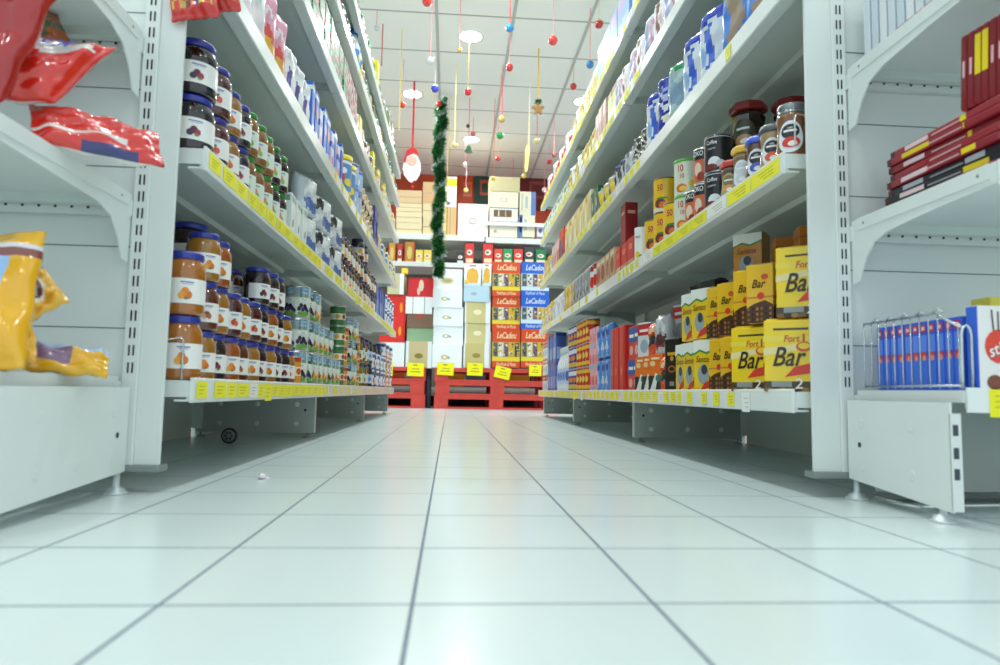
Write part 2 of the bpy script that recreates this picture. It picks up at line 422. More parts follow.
kind('can_orange', 'vegetable_tin', can(.066, .085, '#e39a24', [(.3, .62, '#f3ecc8'), (.8, .97, '#c33a1e')], [(.3, .46, .1, .12, '#3f8d3a'), (.6, .46, .1, .12, '#d8581c')]), .085, 'small orange vegetable tin', 'tin', 'orange tins')
kind('pickle', 'pickle_jar', jam(.066, .12, '#6f6a1c', '#1d2a63', [(.5, .4, .1, .09, '#5f8f2c'), (.55, .33, .05, .05, '#cc3a24')], label='#dce6c8'), .12, 'navy-lidded green pickle jar', 'jar', 'pickle jars')
kind('navy_jar', 'olive_jar', jam(.064, .13, '#1c1a2a', '#18224e', [(.5, .4, .12, .1, '#5a7fc0'), (.55, .3, .07, .05, '#d8dfe8')], label='#c9d6ea'), .13, 'tall navy-capped jar', 'jar', 'tall navy jars')
kind('white_blue_tin', 'milk_tin', can(.07, .1, '#e9eef3', [(.72, .96, '#2f5aa8'), (.04, .14, '#2f5aa8')], [(.3, .42, .13, .18, '#5f9bd6'), (.72, .42, .1, .16, '#243a86')], lidc='#f0f2f2'), .1, 'white and blue milk tin', 'tin', 'milk tins')
kind('black_olive', 'olive_jar', jam(.06, .1, '#141318', '#2a2a33', [(.5, .4, .1, .09, '#d8b348')], label='#e9e6da'), .1, 'black jar with cream label', 'jar', 'black jars')
kind('picture_jar', 'olive_jar', jam(.07, .105, '#33202a', '#1c2b6b', [(.5, .42, .13, .12, '#f0c02c'), (.6, .32, .09, .07, '#ea7fa0'), (.4, .3, .08, .06, '#f4f4ee')], label='#dfe8ee'), .105, 'navy-lidded jar with yellow flower', 'jar', 'flower label jars')
kind('gold_jar', 'honey_jar', jam(.07, .105, '#6b3d14', '#4a2a18', [(.5, .42, .12, .11, '#f3d23a'), (.45, .3, .08, .06, '#3f67b0')], label='#f0eee2'), .105, 'brown jar with gold label', 'jar', 'gold label jars')
kind('white_carton', 'milk_carton', carton(.06, .05, .13, '#eaf1ee', [(f, 'd', .5, .35, .12, .1, '#222b2a') for f in 'FL']+[(f, 'r', .1, .82, .9, .95, '#7fae9a') for f in 'FLR']), .13, 'small white carton', 'carton', 'small white cartons')
kind('silver_bag', 'filter_bag', pouch(.11, .05, .13, '#cfd9e2', [(.2, .1, .8, .4, '#5a78b8'), (.3, .5, .7, .8, '#eef3f6')], 3), .13, 'silver and blue bag', 'bag', 'silver bags', .12)
kind('silver_dark', 'filter_bag', pouch(.1, .05, .12, '#c4ced6', [(.2, .55, .85, .85, '#23283a'), (.2, .2, .6, .4, '#e7edf0')], 5), .12, 'silver bag with black patch', 'bag', 'silver black bags', .12)
kind('blue_tall', 'biscuit_carton', carton(.055, .07, .19, '#4a66b8', [(f, 'r', 0, .88, 1, 1, '#2b3f92') for f in 'FLR']+[(f, 'r', .1, .1, .9, .5, '#9fb4e0') for f in 'FLR']), .19, 'tall blue carton', 'carton', 'tall blue cartons', .075)
kind('clear_pack', 'tissue_pack', pouch(.1, .06, .16, '#e8ecec', [(.1, .2, .9, .55, '#f2e8ea'), (.1, .7, .9, .8, '#c8d6da')], 7, .15), .16, 'clear white plastic pack', 'packet', 'clear packs', .11)
kind('pink_pack', 'wafer_packet', pouch(.09, .05, .2, '#e79ab4', [(.1, .0, .9, .45, '#d8402c'), (.2, .1, .8, .3, '#f0b43a'), (.2, .6, .8, .7, '#f4e4ea')], 9), .2, 'pink and red packet', 'packet', 'pink packets', .1)
kind('white_pack', 'wafer_packet', pouch(.08, .05, .17, '#eef0f0', [(.2, .2, .5, .6, '#5a4aa8'), (.1, .7, .9, .8, '#d0d8dc')], 11), .17, 'white packet with violet stripe', 'packet', 'white packets', .09)
kind('blue_wafer', 'wafer_carton', carton(.05, .06, .18, '#2f6fd6', [(f, 'd', .5, .6, .3, .12, '#e89a4a') for f in 'FLR']+[(f, 'r', 0, .85, 1, .93, '#e8f0f8') for f in 'FLR']+[(f, 'r', .2, .1, .8, .25, '#bfe0ff') for f in 'FLR']), .18, 'bright blue wafer carton', 'carton', 'blue wafer cartons', .062)
kind('lilac_carton', 'wafer_carton', carton(.05, .06, .15, '#d5d6ee', [(f, 'r', 0, .6, 1, .75, '#5566c8') for f in 'FLR']+[(f, 'd', .5, .3, .3, .12, '#e8859a') for f in 'FLR']), .15, 'lilac and blue carton', 'carton', 'lilac cartons', .062)
kind('yellow_tub', 'cocoa_tub', can(.1, .17, '#5f94cf', [(.03, .1, '#f2d22a'), (.78, .86, '#e8eef2')], [(.3, .45, .14, .2, '#e2452c'), (.55, .32, .12, .1, '#f4d838'), (.4, .6, .1, .08, '#f6f6f6')], lidc='#efd81e', lid_h=.12), .17, 'blue tub with yellow lid', 'tub', 'blue tubs', .12)
kind('light_tin', 'formula_tin', can(.09, .11, '#a9c6ea', [(.03, .12, '#5f86d0'), (.85, .97, '#5f6fd0')], [(.4, .5, .16, .2, '#f4f7fb'), (.42, .45, .07, .12, '#d9a0b8')]), .11, 'pale blue formula tin', 'tin', 'formula tins', .1)
kind('speckled', 'biscuit_packet', pouch(.09, .05, .11, '#d9cba8', [(.1, .1, .4, .4, '#3a2c2a'), (.5, .5, .8, .8, '#f2efe6'), (.6, .1, .9, .3, '#5b3d2c'), (.15, .6, .4, .85, '#c98f3a')], 13), .11, 'cream packet with brown spots', 'packet', 'cream packets', .1)
kind('navy_box', 'tea_carton', carton(.09, .07, .075, '#27367f', [(f, 'r', .1, .3, .9, .6, '#4f66b8') for f in 'FLR']), .075, 'navy carton in a stack', 'carton', 'navy cartons', .1)
kind('gold_white', 'biscuit_carton', carton(.07, .06, .12, '#e9e4d0', [(f, 'r', 0, .7, 1, .85, '#e0b82a') for f in 'FLR']+[(f, 'd', .5, .4, .3, .2, '#6f86c4') for f in 'FLR']), .12, 'cream carton with gold band', 'carton', 'cream gold cartons', .085)
kind('checker', 'tea_carton', carton(.08, .07, .09, '#cfdccf', [(f, 'r', .04+.32*i, .04+.32*j, .32+.32*i, .32+.32*j, ['#2f8a5c', '#a8ccb4', '#c8404a', '#4aa880'][(i+j) % 4]) for f in 'FLR' for i in range(3) for j in range(3)]), .09, 'green and red checked carton', 'carton', 'checked cartons', .09)
kind('red_checker', 'tea_carton', carton(.08, .07, .09, '#f0dede', [(f, 'r', .04+.32*i, .04+.32*j, .32+.32*i, .32+.32*j, ['#c83a4a', '#dcb8b8', '#4a3030'][(i+j) % 3]) for f in 'FLR' for i in range(3) for j in range(3)]), .09, 'red and white checked carton', 'carton', 'red checked cartons', .09)
kind('yellow_box', 'soap_carton', carton(.07, .05, .16, '#efe21c', [(f, 'r', .1, .4, .9, .6, '#f8f4b0') for f in 'FLR']), .16, 'bright yellow carton', 'carton', 'yellow cartons', .08)
kind('pastel_pack', 'sweet_packet', pouch(.09, .05, .14, '#e6c9c4', [(.2, .2, .8, .5, '#b0d4a0'), (.2, .6, .8, .8, '#f4ead8')], 17), .14, 'pastel pink packet', 'packet', 'pastel packets', .1)
kind('green_bag', 'herb_bag', pouch(.11, .05, .15, '#2f8a56', [(.2, .2, .8, .6, '#d6e8dc'), (.3, .3, .6, .5, '#4aa870'), (.1, .75, .9, .85, '#155c38')], 19), .15, 'green and white bag', 'bag', 'green bags', .12)
kind('green_dark_bag', 'herb_bag', pouch(.1, .05, .13, '#164d38', [(.2, .2, .8, .5, '#7fb894'), (.3, .6, .7, .8, '#c43a2c')], 23), .13, 'dark green bag', 'bag', 'dark green bags', .11)
kind('olive_foil', 'crisp_bag', pouch(.14, .06, .17, '#6f7f5c', [(.2, .2, .8, .6, '#b8c0a0'), (.1, .7, .6, .85, '#2c4432')], 29, .15), .17, 'crumpled olive foil bag', 'bag', 'foil bags', .15)
kind('blue_bottle', 'cleaner_bottle', bottle(.075, .2, '#dfe9f2', '#1f66c4', '#3f8fd8', '#f0e23a', .6), .2, 'white bottle with blue cap', 'bottle', 'cleaner bottles', .09)
kind('green_bottle', 'syrup_bottle', bottle(.06, .18, '#1c7a46', '#e8d22c', '#dfeee2', '#2f8a56'), .18, 'green bottle with yellow cap', 'bottle', 'green bottles', .075)
# right rack
BAR = [('F', 'r', 0, .0, 1, .14, '#4a3a1c', 1), ('F', 'r', .0, .70, 1, .78, '#efd94a', 1), ('F', 'q', [(0, .50), (1, .62), (1, .70), (0, .60)], '#e9dca0', 1), ('F', 'r', .18, .855, .8, .885, '#4a4433', 2), ('F', 'q', [(.38, .20), (1, .27), (1, .42), (.55, .34)], '#da3722', 2),
       ('F', 't', 'Fort', .5, .73, .16, .13, '#c8452a', .2), ('F', 't', 'Bar', .42, .47, .40, .38, '#33240f', .35), ('F', 'd', .72, .62, .14, .07, '#d6502a', 2), ('F', 'd', .72, .63, .10, .045, '#efcf2e', 3), ('F', 'r', .70, .69, .74, .80, '#d6502a', 3), ('F', 'd', .86, .62, .05, .035, '#d6502a', 2),
       ('F', 'r', .14, .06, .5, .14, '#8e9a9a', 3), ('F', 't', '2', .62, .1, .3, .2, '#f4f4f4', .1)]
BAR += [('F', 'd', .08+.13*i, .02+.04*((i*3) % 3), .07, .035, ['#7a5a26', '#33240f', '#9a7a3a'][i % 3], 2) for i in range(8)]
BAR += [(f, 'r', 0, 0, 1, .14, '#5a4420', 1) for f in 'LR']+[(f, 'r', 0, .26, 1, .4, '#d4331f', 1) for f in 'LR']
BAR2 = []
for f in 'FLR':
    BAR2 += [(f, 't', 'Bar', .45, .66, .34, .2, '#3a2510', .35), (f, 'd', .7, .78, .13, .05, '#d0502a', 2), (f, 'r', 0, .42, 1, .45, '#c98a2a', 1), (f, 'd', .55, .46, .13, .06, '#d83a24', 2), (f, 'q', [(0, 0), (1, 0), (1, .3), (.7, .38), (.3, .33), (0, .25)], '#4a2c14', 1)]
    BAR2 += [(f, 'd', .1+.16*(i % 6), .06+.09*(i//6), .05, .03, ['#8a5a2a', '#2c1a0c', '#a8743a'][i % 3], 2) for i in range(18)]
kind('bar_big', 'coffee_pack', brick(.105, .055, .148, '#f3d21c', BAR), .148, 'large yellow Bar coffee pack', 'coffee pack', 'large coffee packs', .11)
kind('bar_slim', 'coffee_pack', brick(.062, .05, .135, '#eab91a', BAR2), .135, 'slim yellow Bar coffee pack', 'coffee pack', 'slim coffee packs', .065)
LAND = []
for f in 'FLR':
    LAND += [(f, 'q', [(0, .74), (.3, .82), (.6, .76), (1, .84), (1, 1), (0, 1)], '#eef2ec', 1), (f, 'q', [(0, .70), (.3, .78), (.6, .72), (1, .80), (1, .84), (.6, .76), (.3, .82), (0, .74)], '#3f8a3c', 2), (f, 't', 'Santos', .45, .62, .26, .17, '#8a4a14', .3), (f, 'd', .45, .33, .25, .2, '#9aa7ac', 1), (f, 'd', .5, .42, .14, .1, '#3c4248', 2), (f, 'q', [(.3, .0), (1, .12), (1, .28), (.5, .16)], '#d4402a', 2)]
kind('landscape', 'coffee_pack', brick(.07, .05, .14, '#efcb20', LAND), .14, 'coffee pack with mountain picture', 'coffee pack', 'picture coffee packs', .072)
kind('landscape_amber', 'coffee_pack', brick(.075, .055, .125, '#c8861a', [q for q in LAND if q[0] == 'F']), .125, 'coffee pack with mountain picture, amber sided', 'coffee pack', 'amber coffee packs', .08)
kind('amber_box', 'tea_box', carton(.1, .06, .045, '#b06a12', [('F', 'r', 0, .45, 1, .5, '#7a4408'), ('L', 'r', 0, .45, 1, .5, '#7a4408')]), .045, 'flat amber carton', 'carton', 'flat amber cartons', .1)
BLK = []
for f in 'FLR': BLK += [(f, 'r', .2, .68, .8, .74, '#d8a22a', 1), (f, 'd', .5, .62, .12, .05, '#c8922a', 1), (f, 'd', .5, .42, .26, .07, '#b0641c', 1), (f, 'd', .5, .42, .18, .04, '#1a1412', 2), (f, 'r', .35, .1, .65, .18, '#8d8d8d', 1)]
kind('black_pack', 'coffee_pack', brick(.075, .05, .165, '#14110f', BLK), .165, 'black coffee pack with gold', 'coffee pack', 'black coffee packs', .078)
ORG = []
for f in 'FLR': ORG += [(f, 'r', .0, .0, 1, .42, '#22282a', 1), (f, 'q', [(.1, .0), (.5, .5), (.7, .45), (.5, .0)], '#e8ece8', 2), (f, 'd', .7, .35, .18, .1, '#3f7f6a', 3), (f, 'd', .3, .75, .2, .08, '#f6c98a', 2), (f, 'r', .2, .86, .8, .92, '#f8e2c0', 2)]
kind('orange_box', 'cereal_carton', carton(.075, .05, .12, '#ee7418', ORG), .12, 'orange and black carton', 'carton', 'orange cartons', .08)
RWB = []
for f in 'FLR': RWB += [(f, 'r', 0, .62, 1, .95, '#c8202a', 1), (f, 'r', .15, .72, .85, .8, '#f4f0f0', 2), (f, 'd', .5, .3, .3, .2, '#9fb4c4', 1)]
kind('red_white_box', 'rice_carton', carton(.08, .05, .12, '#dde3e6', RWB), .12, 'red and white carton', 'carton', 'red white cartons', .085)
kind('red_tall', 'spaghetti_packet', carton(.07, .05, .26, '#cf2416', [(f, 'd', .5, .3, .25, .06, '#e8503a') for f in 'FLR'], .006), .26, 'very tall plain red packet', 'packet', 'tall red packets', .075)
kind('silver_card', 'snack_packet', pouch(.075, .04, .13, '#b8bcc0', [(.1, .2, .9, .5, '#5b2f35'), (.2, .6, .8, .85, '#d8dde0'), (.3, .1, .7, .2, '#c43a2c')], 31), .13, 'silver and maroon packet', 'packet', 'silver maroon packets', .08)
kind('blue_red_box', 'pasta_carton', carton(.06, .05, .12, '#d83a34', [(f, 'r', 0, .5, 1, .95, '#1e4f9e', 1) for f in 'FLR']+[(f, 'r', .15, .65, .85, .75, '#f0f4f8', 2) for f in 'FLR']+[(f, 'd', .5, .25, .3, .15, '#f0b0a0', 2) for f in 'FLR']), .12, 'blue over red carton', 'carton', 'blue red cartons', .065)
kind('orange_strip', 'snack_packet', pouch(.07, .04, .11, '#e84a1c', [(.1, .3, .9, .6, '#2c2a2c'), (.2, .7, .8, .85, '#f4d0a0')], 37), .11, 'orange and charcoal packet', 'packet', 'orange packets', .075)
kind('blue_bag', 'sugar_bag', pouch(.07, .05, .15, '#4f95e0', [(.2, .2, .8, .5, '#c9e0f6'), (.3, .6, .8, .8, '#1f4fa8')], 41), .15, 'sky blue bag', 'bag', 'sky blue bags', .08)
kind('pink_carton', 'soap_carton', carton(.06, .05, .1, '#e8a8b8', [(f, 'd', .5, .5, .35, .25, '#e4506a') for f in 'FLR']+[(f, 'r', .1, .05, .9, .2, '#7ab0e0') for f in 'FLR']), .1, 'pink carton', 'carton', 'pink cartons', .065)
kind('white_bottle', 'milk_bottle', bottle(.07, .27, '#e8edf4', '#e9eef6', '#c2d2ee', '#4d74c8', .45), .27, 'white plastic bottle', 'bottle', 'white bottles', .07)
kind('purple_tin', 'cocoa_tin', can(.07, .12, '#3a3a9a', [(.1, .3, '#e0b83a'), (.7, .9, '#e8e4f0')], [(.35, .5, .12, .12, '#e88a2a')]), .12, 'violet tin with gold', 'tin', 'violet tins', .075)
kind('red_gold_tin', 'cocoa_tin', can(.07, .12, '#c8321c', [(.1, .25, '#f0c03a'), (.75, .9, '#f0c03a')], [(.35, .5, .12, .14, '#f4d05a')]), .12, 'red tin with gold bands', 'tin', 'red gold tins', .075)
NG = '#20242a'
kind('cof_glass', 'coffee_jar', coffee_jar(.115, .066, '#7d4a28', '#8f979c', '#20242a', '#d8321e', 'glass', word='café'), .115, 'glass-stoppered coffee jar', 'coffee jar', 'glass coffee jars')
kind('cof_grey', 'coffee_jar', coffee_jar(.108, .06, '#a58a5e', '#4a535c', '#20242a', '#e05a38', word='café'), .108, 'grey-capped instant coffee jar', 'coffee jar', 'grey-capped coffee jars')
kind('cof_blue', 'coffee_jar', coffee_jar(.108, .06, '#5a3a22', '#3f5fd8', '#20242a', '#4258b8', word='café'), .108, 'blue-capped instant coffee jar', 'coffee jar', 'blue-capped coffee jars')
kind('cof_yellow', 'coffee_jar', coffee_jar(.11, .058, '#7a5a34', '#e8b41c', '#cfd8dc', '#c8d8e0', 'facet'), .11, 'yellow-capped faceted coffee jar', 'coffee jar', 'yellow-capped coffee jars')
kind('cof_red', 'coffee_jar', coffee_jar(.1, .056, '#4a2c16', '#c8281e', '#8a7a4a', '#e0a05a', 'facet', '#b8a878'), .1, 'red-capped faceted coffee jar', 'coffee jar', 'red-capped coffee jars')
kind('cof_red_big', 'coffee_jar', coffee_jar(.146, .09, '#2c1a0e', '#8e1a1a', '#3d4a3a', '#c89a6a', 'facet', '#4a3a26'), .146, 'tall red-lidded coffee jar', 'coffee jar', 'tall red-lidded coffee jars')
kind('black_tin', 'creamer_tin', can(.074, .098, '#16191e', [(.94, .985, '#d0d4d8')], [(.5, .26, .15, .16, '#e9eef2'), (.64, .22, .1, .1, '#c8ced4'), (.42, .14, .16, .09, '#7a2c22')], [('Coffee', .45, .8, .09, .15, '#f2f2f2', 0), ('creamer', .45, .64, .055, .1, '#c8ccd0', 0)], rim='#b8bcc0', top='#1a1c20'), .098, 'black creamer tin with cup', 'tin', 'black creamer tins', .078)
kind('aro_tin', 'creamer_tin', can(.06, .098, '#d9683c', [(.68, .98, '#17191c')], [(.4, .4, .12, .2, '#f0d8c0'), (.5, .2, .12, .12, '#a03018')], [('OKO', .42, .84, .13, .2, '#f4f4f4', 0)]), .098, 'orange tin with black top', 'tin', 'orange black tins', .065)
kind('ten_tin', 'fibre_tin', can(.08, .108, '#dfe8d4', [(.93, .99, '#5cb83c')], [(.46, .2, .14, .12, '#e0763a'), (.5, .18, .1, .07, '#f2c840'), (.7, .3, .08, .1, '#e8d25a')], [('10', .44, .74, .16, .26, '#c8322a', 0), ('10', .48, .52, .11, .17, '#c8322a', 0)], lidc='#5cc03a', lid_h=.05), .108, 'pale tin marked 10', 'tin', 'tins marked 10', .084)
kind('fifty_tin', 'milk_powder_tin', can(.085, .115, '#f2c21c', [(.02, .14, '#eee8d0')], [(.44, .26, .15, .14, '#7a3a24'), (.52, .2, .11, .1, '#e4722a'), (.5, .4, .14, .03, '#3f8d4a')], [('50', .45, .70, .15, .25, '#b8324a', 0)], top='#4a3a1c'), .115, 'yellow tin marked 50', 'tin', 'tins marked 50', .09)
kind('white_tub', 'salt_tub', can(.05, .13, '#eef2f2', [], [(.45, .22, .12, .1, '#e8d42c'), (.6, .16, .1, .06, '#2c4438')], [('INNIC', .45, .72, .09, .09, '#2a3a44', 0)], rim='#e8eeee', top='#e8eeee'), .13, 'slim white tub', 'tub', 'slim white tubs', .055)
kind('red_deep', 'chocolate_carton', carton(.075, .05, .16, '#8e1420', [(f, 'r', .2, .72, .8, .8, '#d8a890') for f in 'FLR']), .16, 'deep red carton', 'carton', 'deep red cartons', .08)
kind('red_bright', 'chocolate_carton', carton(.085, .05, .12, '#d22a20', [(f, 't', '10', .5, .7, .5, .25, '#f0d8c0', 0) for f in 'FL']+[(f, 'r', 0, 0, 1, .3, '#c89a70') for f in 'FLR']), .12, 'bright red cocoa carton', 'carton', 'red cocoa cartons', .09)
kind('tan_box', 'cookie_carton', carton(.08, .05, .14, '#c9a47c', [(f, 'd', .5, .5, .35, .25, '#a03a24') for f in 'FLR']+[(f, 'r', .1, .8, .9, .92, '#f0e2cc') for f in 'FLR']), .14, 'tan and red carton', 'carton', 'tan cartons', .085)
kind('yellow_wavy', 'noodle_bag', pouch(.085, .06, .17, '#dfb93a', [(.2, .2, .5, .9, '#f0e09a'), (.6, .1, .7, .8, '#b08a20')], 43), .17, 'golden yellow bag', 'bag', 'golden bags', .09)
kind('grey_bag', 'noodle_bag', pouch(.08, .06, .17, '#9aa3a6', [(.2, .2, .4, .9, '#d0d6d8'), (.6, .1, .8, .6, '#6d7478')], 47), .17, 'grey crinkled bag', 'bag', 'grey bags', .085)
kind('white_red_tub', 'cocoa_tub', can(.075, .14, '#e8eaea', [(.8, .97, '#a82420')], [(.4, .42, .17, .2, '#d0281e')], rim='#e0e0e0'), .14, 'white tub with red circle', 'tub', 'white red tubs', .08)
kind('pale_blue_bag', 'sugar_bag', pouch(.08, .05, .13, '#bcd0ea', [(.2, .2, .8, .6, '#e8f0f8')], 53), .13, 'pale blue bag', 'bag', 'pale blue bags', .085)
WV = '#dfe6f2'
kind('blue_white_bag', 'detergent_bag', pouch(.12, .07, .2, '#dbe4f0', [(.0, .75, 1, 1, '#1f3fc0'), (.35, .1, .6, .7, '#2f5fd8'), (.15, .2, .3, .5, '#8fb8e8')], 59, .15), .2, 'blue and white foil bag', 'bag', 'blue white bags', .125)
kind('blue_pattern_bag', 'detergent_bag', pouch(.11, .07, .2, '#1f2fa0', [(.2, .55, .8, .65, '#b8c4ec'), (.25, .38, .75, .48, '#dfe6fa'), (.5, .22, .18, .08, '#f0ecd8', 'o'), (.2, .7, .8, .76, '#8f9fe0')], 61, .15), .2, 'dark blue patterned bag', 'bag', 'dark blue bags', .115)
kind('clear_green_bag', 'pasta_bag', pouch(.11, .07, .18, '#a8c4c4', [(.0, .8, 1, 1, '#1f9a5a'), (.2, .2, .8, .6, '#7f9fb8')], 67, .15), .18, 'green-topped clear bag', 'bag', 'green-topped bags', .12)
kind('brown_blue_bag', 'cereal_bag', pouch(.12, .07, .2, '#3f86e0', [(.3, .1, .7, .7, '#a8907c'), (.2, .75, .9, .95, '#cfd8e8')], 71, .15), .2, 'blue bag with brown window', 'bag', 'blue brown bags', .125)
kind('black_white_bag', 'coffee_bag', pouch(.08, .05, .13, '#101214', [(.2, .2, .8, .26, '#e8e8e8'), (.3, .35, .9, .42, '#d8d8d8'), (.2, .5, .7, .57, '#e8e8e8'), (.2, .7, .8, .74, '#d8d8d8'), (.3, .93, .9, 1, '#e0a01c')], 73, .3), .13, 'black bag with white print', 'bag', 'black bags', .085)
kind('silver_foil', 'coffee_bag', pouch(.08, .05, .12, '#c8ccd4', [(.3, .1, .7, .5, '#8d97a4'), (.2, .7, .5, .9, '#5a646e')], 79, .12), .12, 'silver foil bag', 'bag', 'silver foil bags', .085)
kind('silver_yellow', 'tea_bag_packet', pouch(.09, .05, .12, '#b8c0cc', [(.5, .55, .22, .3, '#f0d01c', 'o'), (.1, .1, .3, .6, '#6a7482')], 83, .2), .12, 'silver bag with yellow oval', 'bag', 'silver yellow bags', .095)
kind('navy_pack', 'coffee_bag', pouch(.07, .05, .13, '#161c34', [(.2, .85, .9, 1, '#2a3ab0'), (.3, .1, .5, .7, '#c8ccd4'), (.6, .3, .7, .6, '#7f8698')], 89, .25), .13, 'navy pack with silver print', 'packet', 'navy packs', .075)
kind('green_pack', 'tea_carton', carton(.08, .06, .15, '#14603c', [(f, 'r', .25, .1, .35, .9, '#e8eee8') for f in 'FLR']+[(f, 'd', .6, .5, .12, .15, '#d8e4d8') for f in 'FLR']), .15, 'dark green carton', 'carton', 'dark green cartons', .085)
kind('cereal_pale', 'cereal_carton', carton(.07, .05, .19, '#efe7c0', [(f, 'q', [(.1, .1), (.4, .2), (.6, .8), (.2, .6)], '#e0a890') for f in 'FLR']+[(f, 'q', [(.5, .05), (.9, .3), (.8, .9), (.6, .5)], '#b8cf8a') for f in 'FLR']), .19, 'pale striped cereal carton', 'carton', 'pale cereal cartons', .075)
kind('cereal_yellow', 'cereal_carton', carton(.07, .05, .19, '#ecd878', [(f, 'd', .5, .4, .3, .2, '#f6f2e0') for f in 'FLR']+[(f, 'r', .1, .8, .9, .92, '#d89a4a') for f in 'FLR']), .19, 'soft yellow cereal carton', 'carton', 'yellow cereal cartons', .075)
kind('red_black_box', 'razor_carton', carton(.08, .06, .2, '#e0382a', [(f, 'r', .25, .0, .75, .7, '#1c2430') for f in 'FL']+[(f, 'r', .6, .1, .75, .5, '#6f8ad0', 2) for f in 'FL']), .2, 'red carton with black window', 'carton', 'red black cartons', .09)
kind('pinkish', 'cereal_carton', carton(.07, .05, .18, '#e6c4bc', [(f, 'r', .1, .2, .9, .6, '#c88a80') for f in 'FLR']+[(f, 'd', .5, .75, .3, .08, '#f4e8e4') for f in 'FLR']), .18, 'dusty pink carton', 'carton', 'dusty pink cartons', .075)
kind('white_lilac', 'nappy_packet', pouch(.1, .06, .17, '#d2cfe2', [(.2, .1, .5, .9, '#a8aedc'), (.7, .2, .85, .8, '#dc98b0')], 91, .3), .17, 'white and lilac packet', 'packet', 'lilac packets', .105)
kind('white_brown', 'cake_packet', pouch(.1, .06, .16, '#eceaf0', [(.3, .1, .5, .9, '#8a5a4a'), (.6, .2, .8, .7, '#d8c0c8')], 97, .3), .16, 'white packet with brown stripe', 'packet', 'white brown packets', .105)
kind('lime_box', 'soap_carton', carton(.07, .05, .16, '#cfe07a', [(f, 'r', 0, .0, 1, .5, '#e8ecc8') for f in 'FLR']+[(f, 'r', 0, .85, 1, 1, '#a07a3a') for f in 'FLR']), .16, 'lime carton with tan top', 'carton', 'lime cartons', .075)
kind('yellow_pack', 'sponge_packet', pouch(.09, .05, .15, '#dcc93a', [(.2, .3, .8, .6, '#ece4a0'), (.3, .65, .7, .85, '#c8803a')], 101, .35), .15, 'lemon yellow packet', 'packet', 'lemon packets', .095)
kind('sky_box', 'tissue_carton', carton(.11, .08, .17, '#86b2e2', [(f, 'r', .1, .6, .9, .9, '#cfa8d4') for f in 'FLR']+[(f, 'r', .1, .1, .9, .3, '#b4d0ee') for f in 'FLR']), .17, 'sky blue tissue carton', 'carton', 'tissue cartons', .12)
kind('blue_vivid', 'tissue_carton', carton(.09, .07, .15, '#1f66dc', [(f, 'r', .1, .2, .5, .9, '#e8f0fa') for f in 'FLR']), .15, 'vivid blue carton', 'carton', 'vivid blue cartons', .1)
kind('green_white', 'yogurt_carton', carton(.07, .05, .13, '#e6efe4', [(f, 'd', .5, .35, .3, .2, '#e8c82c') for f in 'FLR']+[(f, 'r', .1, .65, .9, .9, '#4aa85a') for f in 'FLR']), .13, 'white carton with green top', 'carton', 'green white cartons', .075)
kind('red_small', 'sweet_bag', pouch(.08, .05, .11, '#d8281e', [(.2, .3, .8, .6, '#f2e8e4')], 103), .11, 'small red sweet bag', 'bag', 'red sweet bags', .085)
kind('hicarton', 'soap_carton', carton(.09, .06, .13, '#e2cc50', [(f, 'd', .4, .45, .25, .25, '#f0b01c') for f in 'FLR']+[(f, 'r', 0, .75, 1, 1, '#f4f6f6') for f in 'FLR']+[('F', 't', 'h', .6, .87, .22, .22, '#2a5fae', 0), ('R', 't', 'h', .6, .87, .22, .22, '#2a5fae', 0)]), .13, 'yellow carton with white top', 'carton', 'yellow white cartons', .1)

